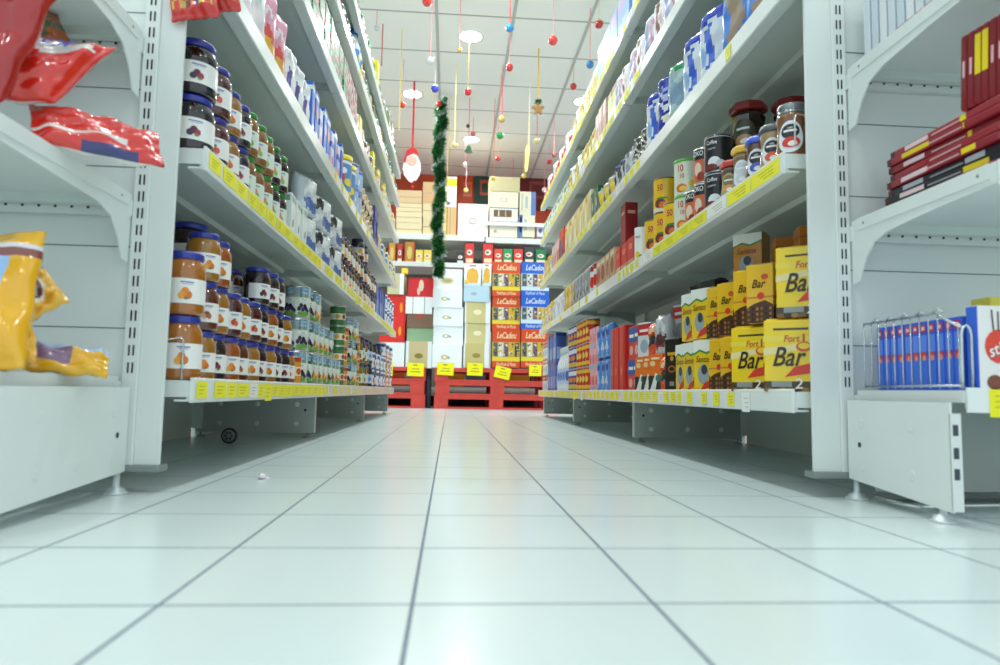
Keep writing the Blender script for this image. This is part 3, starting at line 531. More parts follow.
# ------------------------------------------------------------------ room
def struct(name, mb): return tag(mb.build(name), kind='structure')
def node_mat(name, fn):
    m = bpy.data.materials.new(name); m.use_nodes = True; fn(m.node_tree, m.node_tree.nodes['Principled BSDF']); return m
def tile_mat(name, tw, th, x0, y0, gap, tile, grout, rough, grough, var=.02, bump=.3, gx=None):
    """square tiles laid out in world metres, joints as wide as gap"""
    def fn(nt, b):
        N = nt.nodes.new; L = nt.links.new
        g = N('ShaderNodeNewGeometry'); sp = N('ShaderNodeSeparateXYZ'); L(g.outputs['Position'], sp.inputs[0])
        def M(op, a, bb=None):
            n = N('ShaderNodeMath'); n.operation = op
            for i, q in enumerate((a, bb)):
                if q is None: continue
                if isinstance(q, (int, float)): n.inputs[i].default_value = q
                else: L(q, n.inputs[i])
            return n.outputs[0]
        def joint(o, size, off, gp):
            f = M('FRACT', M('DIVIDE', M('SUBTRACT', o, off-gp/2), size)); return M('LESS_THAN', f, gp/size)
        jx = joint(sp.outputs[0], tw, x0, gx or gap); jy = joint(sp.outputs[1], th, y0, gap)
        j = M('MAXIMUM', jx, jy)
        cx = M('FLOOR', M('DIVIDE', M('SUBTRACT', sp.outputs[0], x0), tw)); cy = M('FLOOR', M('DIVIDE', M('SUBTRACT', sp.outputs[1], y0), th))
        cb = N('ShaderNodeCombineXYZ'); L(cx, cb.inputs[0]); L(cy, cb.inputs[1])
        wn = N('ShaderNodeTexWhiteNoise'); L(cb.outputs[0], wn.inputs['Vector'])
        ns = N('ShaderNodeTexNoise'); ns.inputs['Scale'].default_value = 5; ns.inputs['Detail'].default_value = 5; L(g.outputs['Position'], ns.inputs['Vector'])
        v = M('ADD', M('MULTIPLY', M('SUBTRACT', wn.outputs['Value'], .5), var), M('MULTIPLY', M('SUBTRACT', ns.outputs['Fac'], .5), var*2))
        hv = N('ShaderNodeHueSaturation'); hv.inputs['Color'].default_value = lin(tile); L(M('ADD', v, 1.0), hv.inputs['Value'])
        mx = N('ShaderNodeMix'); mx.data_type = 'RGBA'; L(j, mx.inputs['Factor']); L(hv.outputs[0], mx.inputs['A']); mx.inputs['B'].default_value = lin(grout)
        L(mx.outputs['Result'], b.inputs['Base Color'])
        r = M('ADD', M('MULTIPLY', j, grough-rough), rough); L(r, b.inputs['Roughness'])
        bp = N('ShaderNodeBump'); bp.inputs['Strength'].default_value = bump; bp.inputs['Distance'].default_value = .001; bp.invert = True
        L(j, bp.inputs['Height']); L(bp.outputs[0], b.inputs['Normal'])
    return node_mat(name, fn)
TW = .2071
FLOOR = tile_mat('floor_tiles', TW, TW, -.0269, .5966, .0034, '#d3e0e0', '#56677a', .22, .6, .025)
CEIL = tile_mat('ceiling_tiles', .6, .6, -.17, 5.10, .018, '#f0f1ea', '#9fa39c', .8, .6, .015, .1)
WALLM = mat('#d9dcd4', .7, noise=.03, scale=3)
struct('floor', MB().box(-4, -2.5, -.05, 4.5, 9.2, 0, FLOOR))
struct('ceiling', MB().box(-4, -2.5, 3.1, 4.5, 9.2, 3.15, CEIL))
struct('wall_back', MB().box(-4, 9.1, 0, 4.5, 9.25, 3.1, mat('#c4492a', .7, noise=.06, scale=3)))
# grid runners of the ceiling
mb = MB()
for i in range(-6, 8): mb.box(-.17+.6*i-.012, -2.4, 3.094, -.17+.6*i+.012, 9.05, 3.1, mat('#b9bdb8', .5, noise=.02))
struct('trim_1', mb)
# recessed round lamps
def lamp(x, y, label):
    r = empty('ceiling_lamp', (x, y, 3.1)); tag(r, label, 'ceiling lamp', 'round ceiling lamps')
    a = MB(); a.lathe([(.085, -.008), (.105, -.012), (.108, -.002), (.108, 0)], 40, mat('#f4f5f2', .4), cap=False); a.build('lamp_rim', r)
    b = MB(); b.lathe([(.088, -.009), (.0005, -.009)], 40, mat('#fdfffb', .5, emit=9, noise=0), cap=False); b.build('diffuser', r)
    L = bpy.data.lights.new('lamp_glow', 'AREA'); L.shape = 'DISK'; L.size = .17; L.energy = LAMP_POWER*(.6 if y < 1.5 else (1.3 if y > 4 else 1)); L.color = LAMP_COL; L.spread = PI*.95
    o = bpy.data.objects.new('lamp_glow', L); C.objects.link(o); o.parent = r; o.location = (0, 0, -.016)
lamp(.104, 5.41, 'round lit ceiling lamp nearest the camera, above the aisle centre')
lamp(-.436, 6.57, 'round lit ceiling lamp left of the aisle beside the red hanging ribbon')
lamp(.179, 7.72, 'round lit ceiling lamp farthest back above the green bell')
lamp(1.266, 6.55, 'round lit ceiling lamp half hidden by the right top shelf')
for x, y in ((.1, 3.1), (.1, .8), (.15, 1.95), (-2.3, 3.1), (2.6, 3.1), (-1.9, .8), (2.2, .8), (.1, 4.2), (.1, -1.2), (-1.7, -1.0), (2.0, -1.0), (-2.4, 5.4), (2.8, 5.4)):
    lamp(x, y, 'round lit ceiling lamp above the near aisle, outside the picture')

# ------------------------------------------------------------------ shelving racks
SL = .0098
def fx(side, Y): return (-.458 if side == 'L' else .642)+SL*(Y-1.25)
def sg(side): return -1 if side == 'L' else 1
LZ = [.19, .615, .985, 1.335, 1.62, 1.84]; RZ = [.19, .655, 1.01, 1.345, 1.63]
BAY = [1.258, 2.55, 3.88, 5.2]
NAME = {'L': ['lowest', 'second', 'third', 'fourth', 'fifth', 'top'], 'R': ['lowest', 'second', 'third', 'fourth', 'top']}
SIDE = {'L': 'left', 'R': 'right'}
def shelf_name(side, lv): return '%s %s shelf' % (SIDE[side], NAME[side][lv])
def shelf_unit(side, lv, b, tags):
    z = (LZ if side == 'L' else RZ)[lv]; y0, y1 = BAY[b]+((-.018 if side == 'R' and lv == 0 else .0) if b == 0 else .004), BAY[b+1]-.004; s = sg(side)
    dep = .46 if lv == 0 else .40
    f0, f1 = fx(side, y0), fx(side, y1)
    r = empty('rack_shelf', ((f0+f1)/2+s*dep/2, (y0+y1)/2, z-.036)); ox, oy, oz = r.location
    ang = -SL
    T = lambda u, y, zz: ((fx(side, y)+s*u)-ox, y-oy, zz-oz)
    def prism(mb, prof, mt, ya=y0, yb=y1):
        n = len(prof); vs = [T(u, ya, zz) for u, zz in prof]+[T(u, yb, zz) for u, zz in prof]
        fs = [tuple(range(n)), tuple(reversed(range(n, 2*n)))]+[(i, i+n, (i+1) % n+n, (i+1) % n) for i in range(n)]
        mb.add(vs, fs, mt)
    t = MB()
    prism(t, [(.004, z-.002), (.004, z-.004), (dep, z-.004), (dep, z)], STEELG)
    prism(t, [(.004, z), (.004, z-.038), (.03, z-.038), (.03, z-.034), (.009, z-.034), (.009, z)], STEEL)
    prism(t, [(.004, z), (dep, z), (dep, z-.0039), (.004, z-.0039)], STEEL)
    prism(t, [(dep-.006, z-.004), (dep-.006, z-.03), (dep, z-.03), (dep, z-.004)], STEELG)
    if lv: prism(t, [(dep*.5-.03, z-.0041), (dep*.5-.024, z-.016), (dep*.5+.024, z-.016), (dep*.5+.03, z-.0041)], STEELG)
    t.build('shelf_tray', r)
    for ya in (y0+.004, y1-.004):
        k = MB(); prism(k, [(.03, z-.0045), (.03, z-.022), (dep-.1, z-.034), (dep-.03, z-.06), (dep, z-.075), (dep, z-.0045)] if lv else [(.05, z-.0045), (.05, z-.03), (dep, z-.03), (dep, z-.0045)], STEELG, ya-.002, ya+.002); k.build('bracket', r)
    k = MB(); prism(k, [(-.001, z-.04), (-.0035, z-.038), (-.0035, z+.003), (-.001, z+.005), (.0035, z+.005), (.0035, z-.04)], RAIL); k.build('price_rail', r)
    c = MB(); prism(c, [(.0036, z-.03), (.0036, z-.001), (.06, z-.001), (.06, z-.03)], STEEL, y0-.003, y0-.0002); c.build('end_cap', r)
    rg = random.Random(lv*31+b*7+(5 if side == 'L' else 0))
    for (ya, yb, col, drop) in tags:
        if not (y0 <= ya < y1-.02): continue
        yb = min(yb, y1-.003); m_ = MB(); e = -.0042-rg.random()*.0006
        za, zb = z-.033-drop+rg.uniform(-.002, .002), z-.002+rg.uniform(-.001, .001)
        prism(m_, [(e, za), (e, zb), (e+.0004, zb), (e+.0004, za)], TAGY if col else TAGW, ya, yb)
        wd = yb-ya
        for q in range(3):
            zz = za+(zb-za)*(.25+.22*q); prism(m_, [(e-.0003, zz), (e-.0003, zz+.0012), (e, zz+.0012), (e, zz)], pr('#9a9620'), ya+wd*.2, ya+wd*(.55+.1*q) if wd > .02 else ya+wd*.6)
        m_.build('price_tag', r)
    tag(r, 'white steel %s, %s bay from front' % (shelf_name(side, lv), ['first', 'second', 'last'][b]), 'shelf', 'steel shelves of the %s rack' % SIDE[side])
    return r
def mk_tags(side, spec, seed):
    rg = random.Random(seed); o = []
    for (ya, yb, wmin, wmax, gmin, gmax) in spec:
        y = ya
        while y < yb:
            wd = rg.uniform(wmin, wmax)*(1+.0*y); o.append((y, min(y+wd, yb+.02), 1 if rg.random() < .93 else 0, .012 if rg.random() < .07 else 0)); y += wd+rg.uniform(gmin, gmax)
    return o
TAGS = {('L', 0): [(1.27, 1.33, .05, .06, .01, .02), (1.36, 2.45, .05, .09, .004, .012), (2.5, 3.3, .03, .05, .03, .12), (3.4, 5.1, .03, .05, .2, .5)],
        ('L', 1): [(1.27, 2.3, .06, .1, .003, .012), (2.4, 5.15, .05, .1, .004, .05)],
        ('L', 2): [(2.5, 5.1, .04, .08, .05, .25)], ('L', 3): [(3.6, 5.1, .03, .05, .3, .6)], ('L', 4): [(3.0, 5.1, .03, .05, .4, .8)], ('L', 5): [],
        ('R', 0): [(1.42, 1.9, .035, .04, .04, .07), (1.92, 2.7, .04, .05, .01, .03), (2.7, 5.1, .04, .06, .01, .05)],
        ('R', 1): [(1.27, 2.25, .08, .13, .002, .008), (2.25, 2.6, .03, .04, .02, .04), (3.0, 5.1, .04, .06, .12, .4)],
        ('R', 2): [(1.5, 1.54, .03, .04, .1, .1), (2.3, 5.15, .05, .09, .01, .08)], ('R', 3): [(2.3, 5.15, .06, .12, .005, .06)], ('R', 4): [(2.0, 5.15, .06, .12, .005, .05)]}
for side in 'LR':
    for lv in range(len(LZ if side == 'L' else RZ)):
        tg = mk_tags(side, TAGS[(side, lv)], lv*13+(1 if side == 'L' else 2))
        for b in range(3): shelf_unit(side, lv, b, tg)
def slots(mb, x0, z0, z1, y, pitch=.0298):
    z = z0
    while z < z1:
        for dx in (-.0036, .0036): mb.box(x0+dx-.0014, y-.0004, z, x0+dx+.0014, y+.002, z+.018, DARK)
        z += pitch
def rack(side):
    s = sg(side); top = 2.3 if side == 'L' else 2.2
    r = empty('gondola_rack', (fx(side, 3.2)+s*.45, 3.2, 0)); ox, oy = r.location.x, r.location.y
    tag(r, 'white steel frame of the %s aisle rack with uprights and base plates' % SIDE[side], 'shelving rack')
    bx = lambda mb, x0, y0, z0, x1, y1, z1, m_, bev=0: mb.box(x0-ox, y0-oy, z0, x1-ox, y1-oy, z1, m_, bev)
    for b in range(3):
        xb = fx(side, BAY[b])+s*.47; xb2 = fx(side, BAY[b+1])+s*.47
        p = MB()
        vs = [(xb-ox, BAY[b]+.02-oy, .0005), (xb2-ox, BAY[b+1]-.02-oy, .0005), (xb2-ox, BAY[b+1]-.02-oy, top-.03), (xb-ox, BAY[b]+.02-oy, top-.03)]
        vs += [(x+s*.012, y, z) for x, y, z in vs]
        p.add(vs, [(0, 1, 2, 3), (7, 6, 5, 4), (0, 4, 5, 1), (1, 5, 6, 2), (2, 6, 7, 3), (3, 7, 4, 0)], STEELG); p.build('back_panel', r)
    for b, Y in enumerate(BAY[1:], 1):
        xb = fx(side, Y)+s*.465
        u = MB(); bx(u, xb-.015, Y-.02, .03, xb+.03, Y+.02, top, STEEL)
        u.build('upright', r)
        x0, x1 = fx(side, Y)+s*.045, fx(side, Y)+s*.455
        p = MB(); bx(p, min(x0, x1), Y-.012, .018, max(x0, x1), Y-.008, .155, PLATE)
        bx(p, x0-.004*s, Y-.012, .018, x0+.0, Y+.02, .152, PLATE)
        for dx in (.06, .2, .33):
            for zz in (.05, .12):
                T = Matrix.Translation((x0+s*dx-ox, Y-.0121-oy, zz)) @ Matrix.Rotation(PI/2, 4, 'X')
                p.lathe([(.009, 0), (.006, .0015), (.0005, .002)], 14, STEELG, T, cap=False)
        T = Matrix.Translation((x0+s*.03-ox, Y-.0125-oy, .1)) @ Matrix.Rotation(PI/2, 4, 'X'); p.lathe([(.005, 0), (.0005, .0002)], 10, DARK, T, cap=False)
        p.build('base_plate', r)
        for dx in (.02, .4):
            f = MB(); T = Matrix.Translation((x0+s*dx-ox, Y-oy, 0)); f.lathe([(.018, 0), (.018, .004), (.008, .008), (.004, .010), (.004, .03)], 18, mat('#9da3a0', .4, .5), T); f.build('foot', r)
    return r
rack('L'); rack('R')

# --- end units facing the camera, one on each side of the aisle
def end_unit(side):
    s = sg(side)
    xa = -.488 if side == 'L' else .664            # aisle edge of the plain post
    xp = xa+s*(.042 if side == 'L' else .051)      # where the slotted upright starts
    xs = xp+s*.026
    Y = 1.21
    r = empty('end_rack_frame', (xs+s*.3, 1.15, 0)); ox, oy = r.location.x, r.location.y
    tag(r, 'white steel end unit %s of the aisle with slotted upright and dimpled base plate' % SIDE[side], 'shelving unit')
    B = lambda mb, x0, y0, z0, x1, y1, z1, m_, bev=0: mb.box(x0-ox, y0-oy, z0, x1-ox, y1-oy, z1, m_, bev)
    p = MB(); B(p, xa, Y, .045, xp, Y+.008, 2.3, STEEL, .001); p.build('post_cover', r)
    u = MB(); B(u, xp, Y-.004, .04, xs, Y+.03, 2.3, STEEL, .0015)
    u2 = MB(); slots(u2, (xp+xs)/2-ox, .20, 2.25, Y-.0042-oy); 
    u.build('slotted_upright', r); u2.build('slots', r)
    W = s*1.0
    b = MB(); B(b, xs, Y+.006, .12, xs+W, Y+.02, 2.28, STEEL)
    for z in [.135+.142*i for i in range(1, 15)]: B(b, xs, Y+.0052, z-.0008, xs+W, Y+.0061, z+.0008, mat('#5f6664', .6))
    b.build('back_panel', r)
    yf = .80 if side == 'L' else .945
    k = MB(); x0 = xp+s*.008
    k.poly([(yf-oy, .018), (1.2-oy, .036), (1.2-oy, .176), (yf-oy, .176)], x0-ox, x0+s*.004-ox, STEEL)
    for yy in ([.86, .95, 1.05, 1.15] if side == 'L' else [1.03, 1.16]):
        for zz in (.06, .135):
            T = Matrix.Translation((x0-s*.0001-ox, yy-oy, zz)) @ Matrix.Rotation(-s*PI/2, 4, 'Y')
            k.lathe([(.0085, 0), (.007, .0008), (.005, -.0002+.0006), (.0005, .0006)], 18, STEEL, T, cap=False)
    T = Matrix.Translation((x0-s*.0002-ox, 1.165-oy, .098)) @ Matrix.Rotation(-s*PI/2, 4, 'Y')
    k.lathe([(.005, .0004), (.0005, .0005)], 8, DARK, T, cap=False)
    k.build('base_side_plate', r)
    if side == 'R':   # open front: notched flange, recess behind
        n = MB(); B(n, x0, yf-.002, .02, x0+.016, yf+.001, .16, STEEL)
        for zz in (.065, .095, .128): B(n, x0+.003, yf-.0026, zz, x0+.011, yf-.0019, zz+.016, mat('#3a4350', .5))
        n.build('notched_flange', r)
        q = MB(); B(q, x0+.02, 1.15, .02, xs+W, 1.156, .175, PLATE); q.build('recess_panel', r)
    f = MB()
    for yy in (yf+.03, 1.19):
        T = Matrix.Translation((x0+s*.008-ox, yy-oy, 0)); f2 = MB(); f2.lathe([(.019, 0), (.019, .003), (.015, .004), (.013, .009), (.007, .011), (.005, .014), (.005, .036), (.0055, .036)], 24, mat('#c9d1d3', .35, .3), T); f2.build('foot', r)
    c = MB(); B(c, xa-s*.004, Y-.008, .034, xp+s*.05, Y+.03, .046, mat('#8f9796', .4, .5), .002); c.build('foot_bracket', r)
    # shelves
    def eshelf(z, yfr, name, base=False):
        e = empty('end_shelf', (xs+W/2, 1.0, z-.03)); ex, ey, ez = e.location
        E = lambda mb, x0, y0, z0, x1, y1, z1, m_, bev=0: mb.box(x0-ex, y0-ey, z0-ez, x1-ex, y1-ey, z1-ez, m_, bev)
        t = MB(); E(t, xs+s*.006, yfr, z-.004, xs+W, 1.2, z, STEEL); E(t, xs+s*.006, yfr, z-.024, xs+W, yfr+.004, z-.004, STEEL); E(t, xs+s*.006, 1.18, z-.02, xs+W, 1.196, z-.004, STEELG)
        E(t, xs+W*.5-.02, yfr+.01, z-.014, xs+W*.5+.02, 1.18, z-.004, STEELG)
        for i in range(26): E(t, xs+s*(.02+.037*i), 1.2005, z-.012, xs+s*(.03+.037*i), 1.2012, z-.008, DARK)
        t.build('shelf_tray', e)
        pb = MB()
        E(pb, xs+s*.0, 1.2, z-.034, xs+W, 1.2095, z-.006, STEEL)
        for i in range(36): E(pb, xs+s*(.015+.027*i), 1.1993, z-.024, xs+s*(.019+.027*i), 1.2001, z-.020, DARK)
        pb.build('punched_rail', e)
        for xk in (xs+s*.002, xs+W-s*.004):
            k = MB()
            if base: k.poly([(yfr-ey, z-.016-ez), (1.2-ey, z-.016-ez), (1.2-ey, z+.002-ez), (yfr-ey, z+.002-ez)], xk-ex, xk+s*.004-ex, STEEL)
            else:
                pts = [(yfr-ey, z+.004-ez), (yfr-ey, z-.026-ez), (yfr+.12-ey, z-.030-ez), (1.10-ey, z-.038-ez), (1.14-ey, z-.050-ez), (1.165-ey, z-.075-ez), (1.176-ey, z-.095-ez), (1.183-ey, z-.112-ez), (1.205-ey, z-.116-ez), (1.205-ey, z+.004-ez)]
                k.poly(pts, xk-ex, xk+s*.003-ex, STEEL)
                k.poly([(yfr+.01-ey, z+.004-ez), (yfr+.01-ey, z-.018-ez), (1.19-ey, z-.018-ez), (1.19-ey, z+.004-ez)], xk-s*.002-ex, xk-ex, STEEL)
                for yy in (yfr+.03, 1.165):
                    T = Matrix.Translation((xk-s*.0022-ex, yy-ey, z-.008-ez)) @ Matrix.Rotation(-s*PI/2, 4, 'Y'); k.lathe([(.0025, .0003), (.0005, .0004)], 8, mat('#6a7070', .5), T, cap=False)
            k.build('bracket', e)
        pr_ = MB(); E(pr_, xs+s*.004, yfr-.004, z-.03, xs+W, yfr-.0005, z+.006, RAIL); pr_.build('price_rail', e)
        g = MB()
        if side == 'R':
            zb = .034 if not base else .036
            E(g, xs+.037, yfr-.0052, z-zb, xs+.087, yfr-.0042, z+.004, TAGY)
            for q in range(3): E(g, xs+.045, yfr-.0056, z-.022+.008*q, xs+.07, yfr-.0051, z-.021+.008*q, pr('#9a9620'))
            g.build('price_tag', e)
        tag(e, 'white steel end shelf %s of the aisle, %s' % (SIDE[side], name), 'shelf', 'end unit shelves %s of the aisle' % SIDE[side])
    eshelf(.192, yf-.005, 'lowest, on the dimpled base', True)
    eshelf(.505, .80 if side == 'L' else .865, 'second up')
    eshelf(.80, .80 if side == 'L' else .865, 'third up')
    return xs
end_unit('L'); end_unit('R')

# ------------------------------------------------------------------ stocking the aisle racks
def row(side, lv, y0, y1, ks, tiers=1, off=None, rz=None, step=None, jit=.004, back=None, rj=.05):
    rg = random.Random(int(y0*1000)+lv*77+(3 if side == 'L' else 4)); y = y0; i = 0
    s = sg(side); z = (LZ if side == 'L' else RZ)[lv]
    sn = shelf_name(side, lv)
    while y < y1:
        k = K[ks[i % len(ks)]]; st = step or k.w+.008; y += st/2
        if y > y1+.01: break
        n = tiers(y) if callable(tiers) else tiers
        a = (PI/2 if side == 'L' else -PI/2)
        a += (rz if rz is not None else 0)*(-1 if side == 'L' else 1)
        o = .045 if off is None else off
        h = 0
        for t in range(n):
            put(k, (fx(side, y)+s*(o+rg.uniform(-jit, jit)*.5), y+rg.uniform(-jit, jit)*.4, z+.0008+h), a+rg.uniform(-rj, rj), sn, t, 0 if back is None else 1); h += k.h+.0006
        y += st/2; i += 1
def one(side, lv, y, key, off=.045, rz=0, z=0, tier=0, back=0):
    s = sg(side); zz = (LZ if side == 'L' else RZ)[lv]
    a = (PI/2-rz) if side == 'L' else (-PI/2+rz)
    return put(K[key], (fx(side, y)+s*off, y, zz+.0008+z), a, shelf_name(side, lv), tier, back)
JR = .75
# left, lowest shelf
for t in range(2): one('L', 0, 1.302, 'jam_big_amber', .042, 1.0, t*.1186, t)
for t in range(3): one('L', 0, 1.54, 'jam_back_brown', .13, JR, t*.1156, t, 1)
cyc = ['jam_amber', 'jam_dark', 'jam_orange', 'jam_fig', 'jam_amber', 'jam_cherry', 'jam_amber', 'jam_orange', 'jam_dark', 'jam_amber']
for i in range(10):
    y = 1.385+.0765*i; n = [3, 3, 2, 2, 2, 3, 3, 3, 2, 1][i]
    for t in range(n): one('L', 0, y+.002*(t % 2), cyc[(i+t*3) % 10] if i < 4 else ('jam_dark' if i in (5, 7) else cyc[(i+t) % 10]), .04+.004*(i % 2), JR-.05*(i % 3), t*.0976, t)
for i in range(8):
    for t in range(3): one('L', 0, 1.64+.085*i, 'jam_dark' if i > 3 else 'jam_fig', .125, JR, t*.0976, t, 1)
fk = ['can_grape', 'can_grape', 'can_peach', 'can_cherry', 'can_peach', 'can_grape', 'can_cherry', 'can_peach']
one('L', 0, 2.135, 'can_orange', .04, JR, 0, 0)
for i in range(8):
    y = 2.215+.087*i
    for t in range([3, 3, 3, 2, 2, 2, 1, 1][i]): one('L', 0, y, fk[(i if t != 1 else i)], .047, JR, t*.1036, t)
row('L', 0, 2.93, 3.5, ['can_green', 'can_orange', 'can_grape', 'can_green', 'can_peach'], lambda y: 4 if y < 3.02 else 3, rz=.8)
row('L', 0, 3.52, 3.85, ['pickle', 'navy_jar'], 2, rz=.8)
row('L', 0, 3.92, 4.6, ['navy_jar', 'white_blue_tin', 'picture_jar'], 2, rz=.8)
row('L', 0, 4.6, 5.15, ['white_blue_tin', 'black_olive', 'can_orange'], 3, rz=.8)
# left, second shelf
for t in range(2): one('L', 1, 1.302, 'jam_big_dark', .046, .95, t*.1086, t)
for t in range(2): one('L', 1, 1.388, 'jam_big_red', .043, .85, t*.1046, t)
for t in range(2): one('L', 1, 1.466, 'jam_amber', .04, .8, t*.0976, t)
for t in range(2): one('L', 1, 1.538, 'jam_dark', .04, .8, t*.0976, t)
row('L', 1, 1.575, 1.80, ['green_red'], 2, rz=.8, step=.075)
row('L', 1, 1.80, 1.96, ['green_dark'], 2, rz=.8, step=.075)
row('L', 1, 1.97, 2.17, ['white_carton'], 1)
row('L', 1, 2.18, 2.80, ['silver_bag', 'silver_dark'], 2, rz=.4)
row('L', 1, 2.82, 3.35, ['gold_jar', 'picture_jar'], 2, rz=.8)
row('L', 1, 3.4, 4.0, ['picture_jar', 'black_olive', 'picture_jar', 'gold_jar'], lambda y: 3 if y < 3.65 else 2, rz=.8)
row('L', 1, 4.02, 4.5, ['blue_tall'], 1)
row('L', 1, 4.52, 5.15, ['black_olive', 'white_blue_tin'], 2, rz=.8)
# left, third shelf
row('L', 2, 1.3, 1.62, ['clear_pack'], 1, rz=.2)
row('L', 2, 1.63, 1.86, ['pink_pack'], 1, rz=.35)
row('L', 2, 1.88, 2.14, ['white_pack'], 1, rz=.2)
row('L', 2, 2.15, 2.5, ['blue_wafer', 'blue_wafer', 'lilac_carton'], 1)
row('L', 2, 2.5, 2.78, ['lilac_carton', 'blue_wafer'], 1)
row('L', 2, 2.8, 3.04, ['yellow_tub'], 1, rz=.8)
row('L', 2, 3.06, 3.28, ['light_tin'], 2, rz=.8)
row('L', 2, 3.3, 3.78, ['speckled'], 2)
row('L', 2, 3.8, 4.0, ['navy_box'], 3)
row('L', 2, 4.05, 5.15, ['gold_white', 'gold_white', 'white_blue_tin'], 1)
# left, upper shelves
row('L', 3, 1.9, 2.75, ['checker'], 2)
row('L', 3, 2.76, 3.0, ['red_checker'], 2)
row('L', 3, 3.02, 3.3, ['yellow_box', 'pastel_pack'], 1)
row('L', 3, 3.3, 3.7, ['pastel_pack', 'green_dark_bag'], 1)
row('L', 3, 3.72, 4.4, ['yellow_box', 'green_dark_bag', 'gold_white'], 1)
row('L', 3, 4.4, 5.15, ['green_white', 'pastel_pack', 'gold_white'], 1)
row('L', 4, 2.3, 3.0, ['green_dark_bag'], 1)
row('L', 4, 3.0, 3.2, ['blue_bottle'], 1)
row('L', 4, 3.22, 5.15, ['green_dark_bag', 'green_bottle', 'green_bag', 'pastel_pack'], 1)
row('L', 5, 2.9, 4.3, ['green_bag', 'green_dark_bag'], 1)
row('L', 5, 4.32, 4.6, ['olive_foil'], 1, off=.03)
row('L', 5, 4.62, 5.15, ['green_bag'], 1)
one('L', 5, 3.72, 'yellow_box', .03)
# right, lowest shelf
one('R', 0, 1.333, 'bar_big', .05, .95); one('R', 0, 1.486, 'bar_big', .047, .62)
one('R', 0, 1.60, 'bar_slim', .045, .4); one('R', 0, 1.672, 'bar_slim', .045, .4)
one('R', 0, 1.775, 'landscape', .045, .55); one('R', 0, 1.87, 'landscape', .045, .2); one('R', 0, 1.945, 'landscape', .045, .1)
one('R', 0, 1.325, 'bar_big', .075, .9, .1495, 1)
one('R', 0, 1.46, 'bar_slim', .05, .7, .1495, 1); one('R', 0, 1.53, 'bar_slim', .05, .6, .1495, 1)
one('R', 0, 1.63, 'bar_slim', .05, .5, .136, 1); one('R', 0, 1.70, 'bar_slim', .05, .4, .136, 1)
one('R', 0, 1.80, 'landscape', .047, .4, .1415, 1); one('R', 0, 1.89, 'landscape', .047, .2, .1415, 1)
for k_, (y_, o_) in enumerate(((1.44, .17), (1.55, .17))):
    for t in range(8): one('R', 0, y_, 'amber_box', o_, 1.3, t*.0456, t, 1)
for t in range(2): one('R', 0, 1.69, 'landscape', .125, .7, t*.142, t, 1)
one('R', 0, 1.69, 'landscape_amber', .125, .75, .2835, 2, 1)
one('R', 0, 2.035, 'black_pack', .045, .3)
one('R', 0, 2.12, 'orange_strip', .045, .3)
one('R', 0, 2.02, 'black_pack', .12, .3, 0, 0, 1); one('R', 0, 2.02, 'black_pack', .12, .3, .166, 1, 1); one('R', 0, 1.94, 'black_pack', .12, .3, .166, 1, 1)
for i_, kk in enumerate(('silver_card', 'orange_strip', 'red_white_box', 'silver_card')): one('R', 0, 2.19+.085*i_, kk, .05, .3, .1212, 1)
row('R', 0, 2.16, 2.4, ['orange_box'], 1, rz=.3)
row('R', 0, 2.4, 2.56, ['blue_red_box'], 2, rz=.1)
for i, kk in enumerate(['red_white_box', 'red_white_box', 'silver_card', 'silver_card', 'orange_strip']):
    one('R', 0, 2.1+.095*i, kk, .125, .3, .166 if i < 2 else .12, 1, 1); one('R', 0, 2.1+.095*i, 'red_white_box' if i % 2 else 'silver_card', .125, .1, 0, 0, 1)
row('R', 0, 2.62, 2.86, ['red_tall'], 1)
row('R', 0, 2.88, 3.1, ['blue_bag'], 2)
row('R', 0, 3.1, 3.3, ['pink_carton'], 3)
row('R', 0, 3.32, 3.65, ['red_gold_tin', 'red_gold_tin'], 3, rz=.8)
row('R', 0, 3.67, 3.95, ['purple_tin'], 3, rz=.8)
row('R', 0, 3.97, 4.35, ['white_bottle'], 1, rz=.8)
row('R', 0, 4.37, 4.75, ['blue_tall'], 2)
row('R', 0, 4.77, 5.15, ['red_white_box'], 3)
# right, second shelf
one('R', 1, 1.305, 'cof_glass', .042, .95); one('R', 1, 1.382, 'cof_grey', .04, .95); one('R', 1, 1.45, 'cof_blue', .038, .9)
one('R', 1, 1.525, 'cof_yellow', .038, .8); one('R', 1, 1.60, 'cof_red', .038, .8)
for t in range(2):
    one('R', 1, 1.70, 'cof_red_big', .125, .8, t*.1465, t, 1); one('R', 1, 1.665, 'cof_red_big', .225, .8, t*.1465, t, 1)
for t in range(2): one('R', 1, 1.70, 'black_tin', .044, .85, t*.0985, t)
for t in range(2): one('R', 1, 1.79, 'aro_tin', .04, .85, t*.0985, t)
one('R', 1, 1.862, 'aro_tin', .04, .85)
for t in range(2): one('R', 1, 1.945, 'ten_tin', .046, .85, t*.1085, t)
one('R', 1, 2.045, 'fifty_tin', .046, .85)
for t in range(2): one('R', 1, 2.165, 'fifty_tin', .05, .9, t*.1155, t)
one('R', 1, 2.26, 'fifty_tin', .046, .9)
one('R', 1, 2.42, 'white_tub', .035, .9)
row('R', 1, 2.48, 2.76, ['red_bright'], 1)
one('R', 1, 2.53, 'red_deep', .11, 0, 0, 0, 1); one('R', 1, 2.64, 'red_deep', .045, 0, .1205, 1)
row('R', 1, 2.78, 3.1, ['tan_box'], 1)
row('R', 1, 3.12, 3.32, ['white_red_tub'], 1, rz=.8)
row('R', 1, 3.34, 3.8, ['grey_bag'], 1)
row('R', 1, 3.82, 4.15, ['yellow_wavy'], 1)
row('R', 1, 4.17, 4.6, ['pale_blue_bag', 'white_pack'], 1)
row('R', 1, 4.62, 5.15, ['yellow_wavy', 'gold_white'], 1)
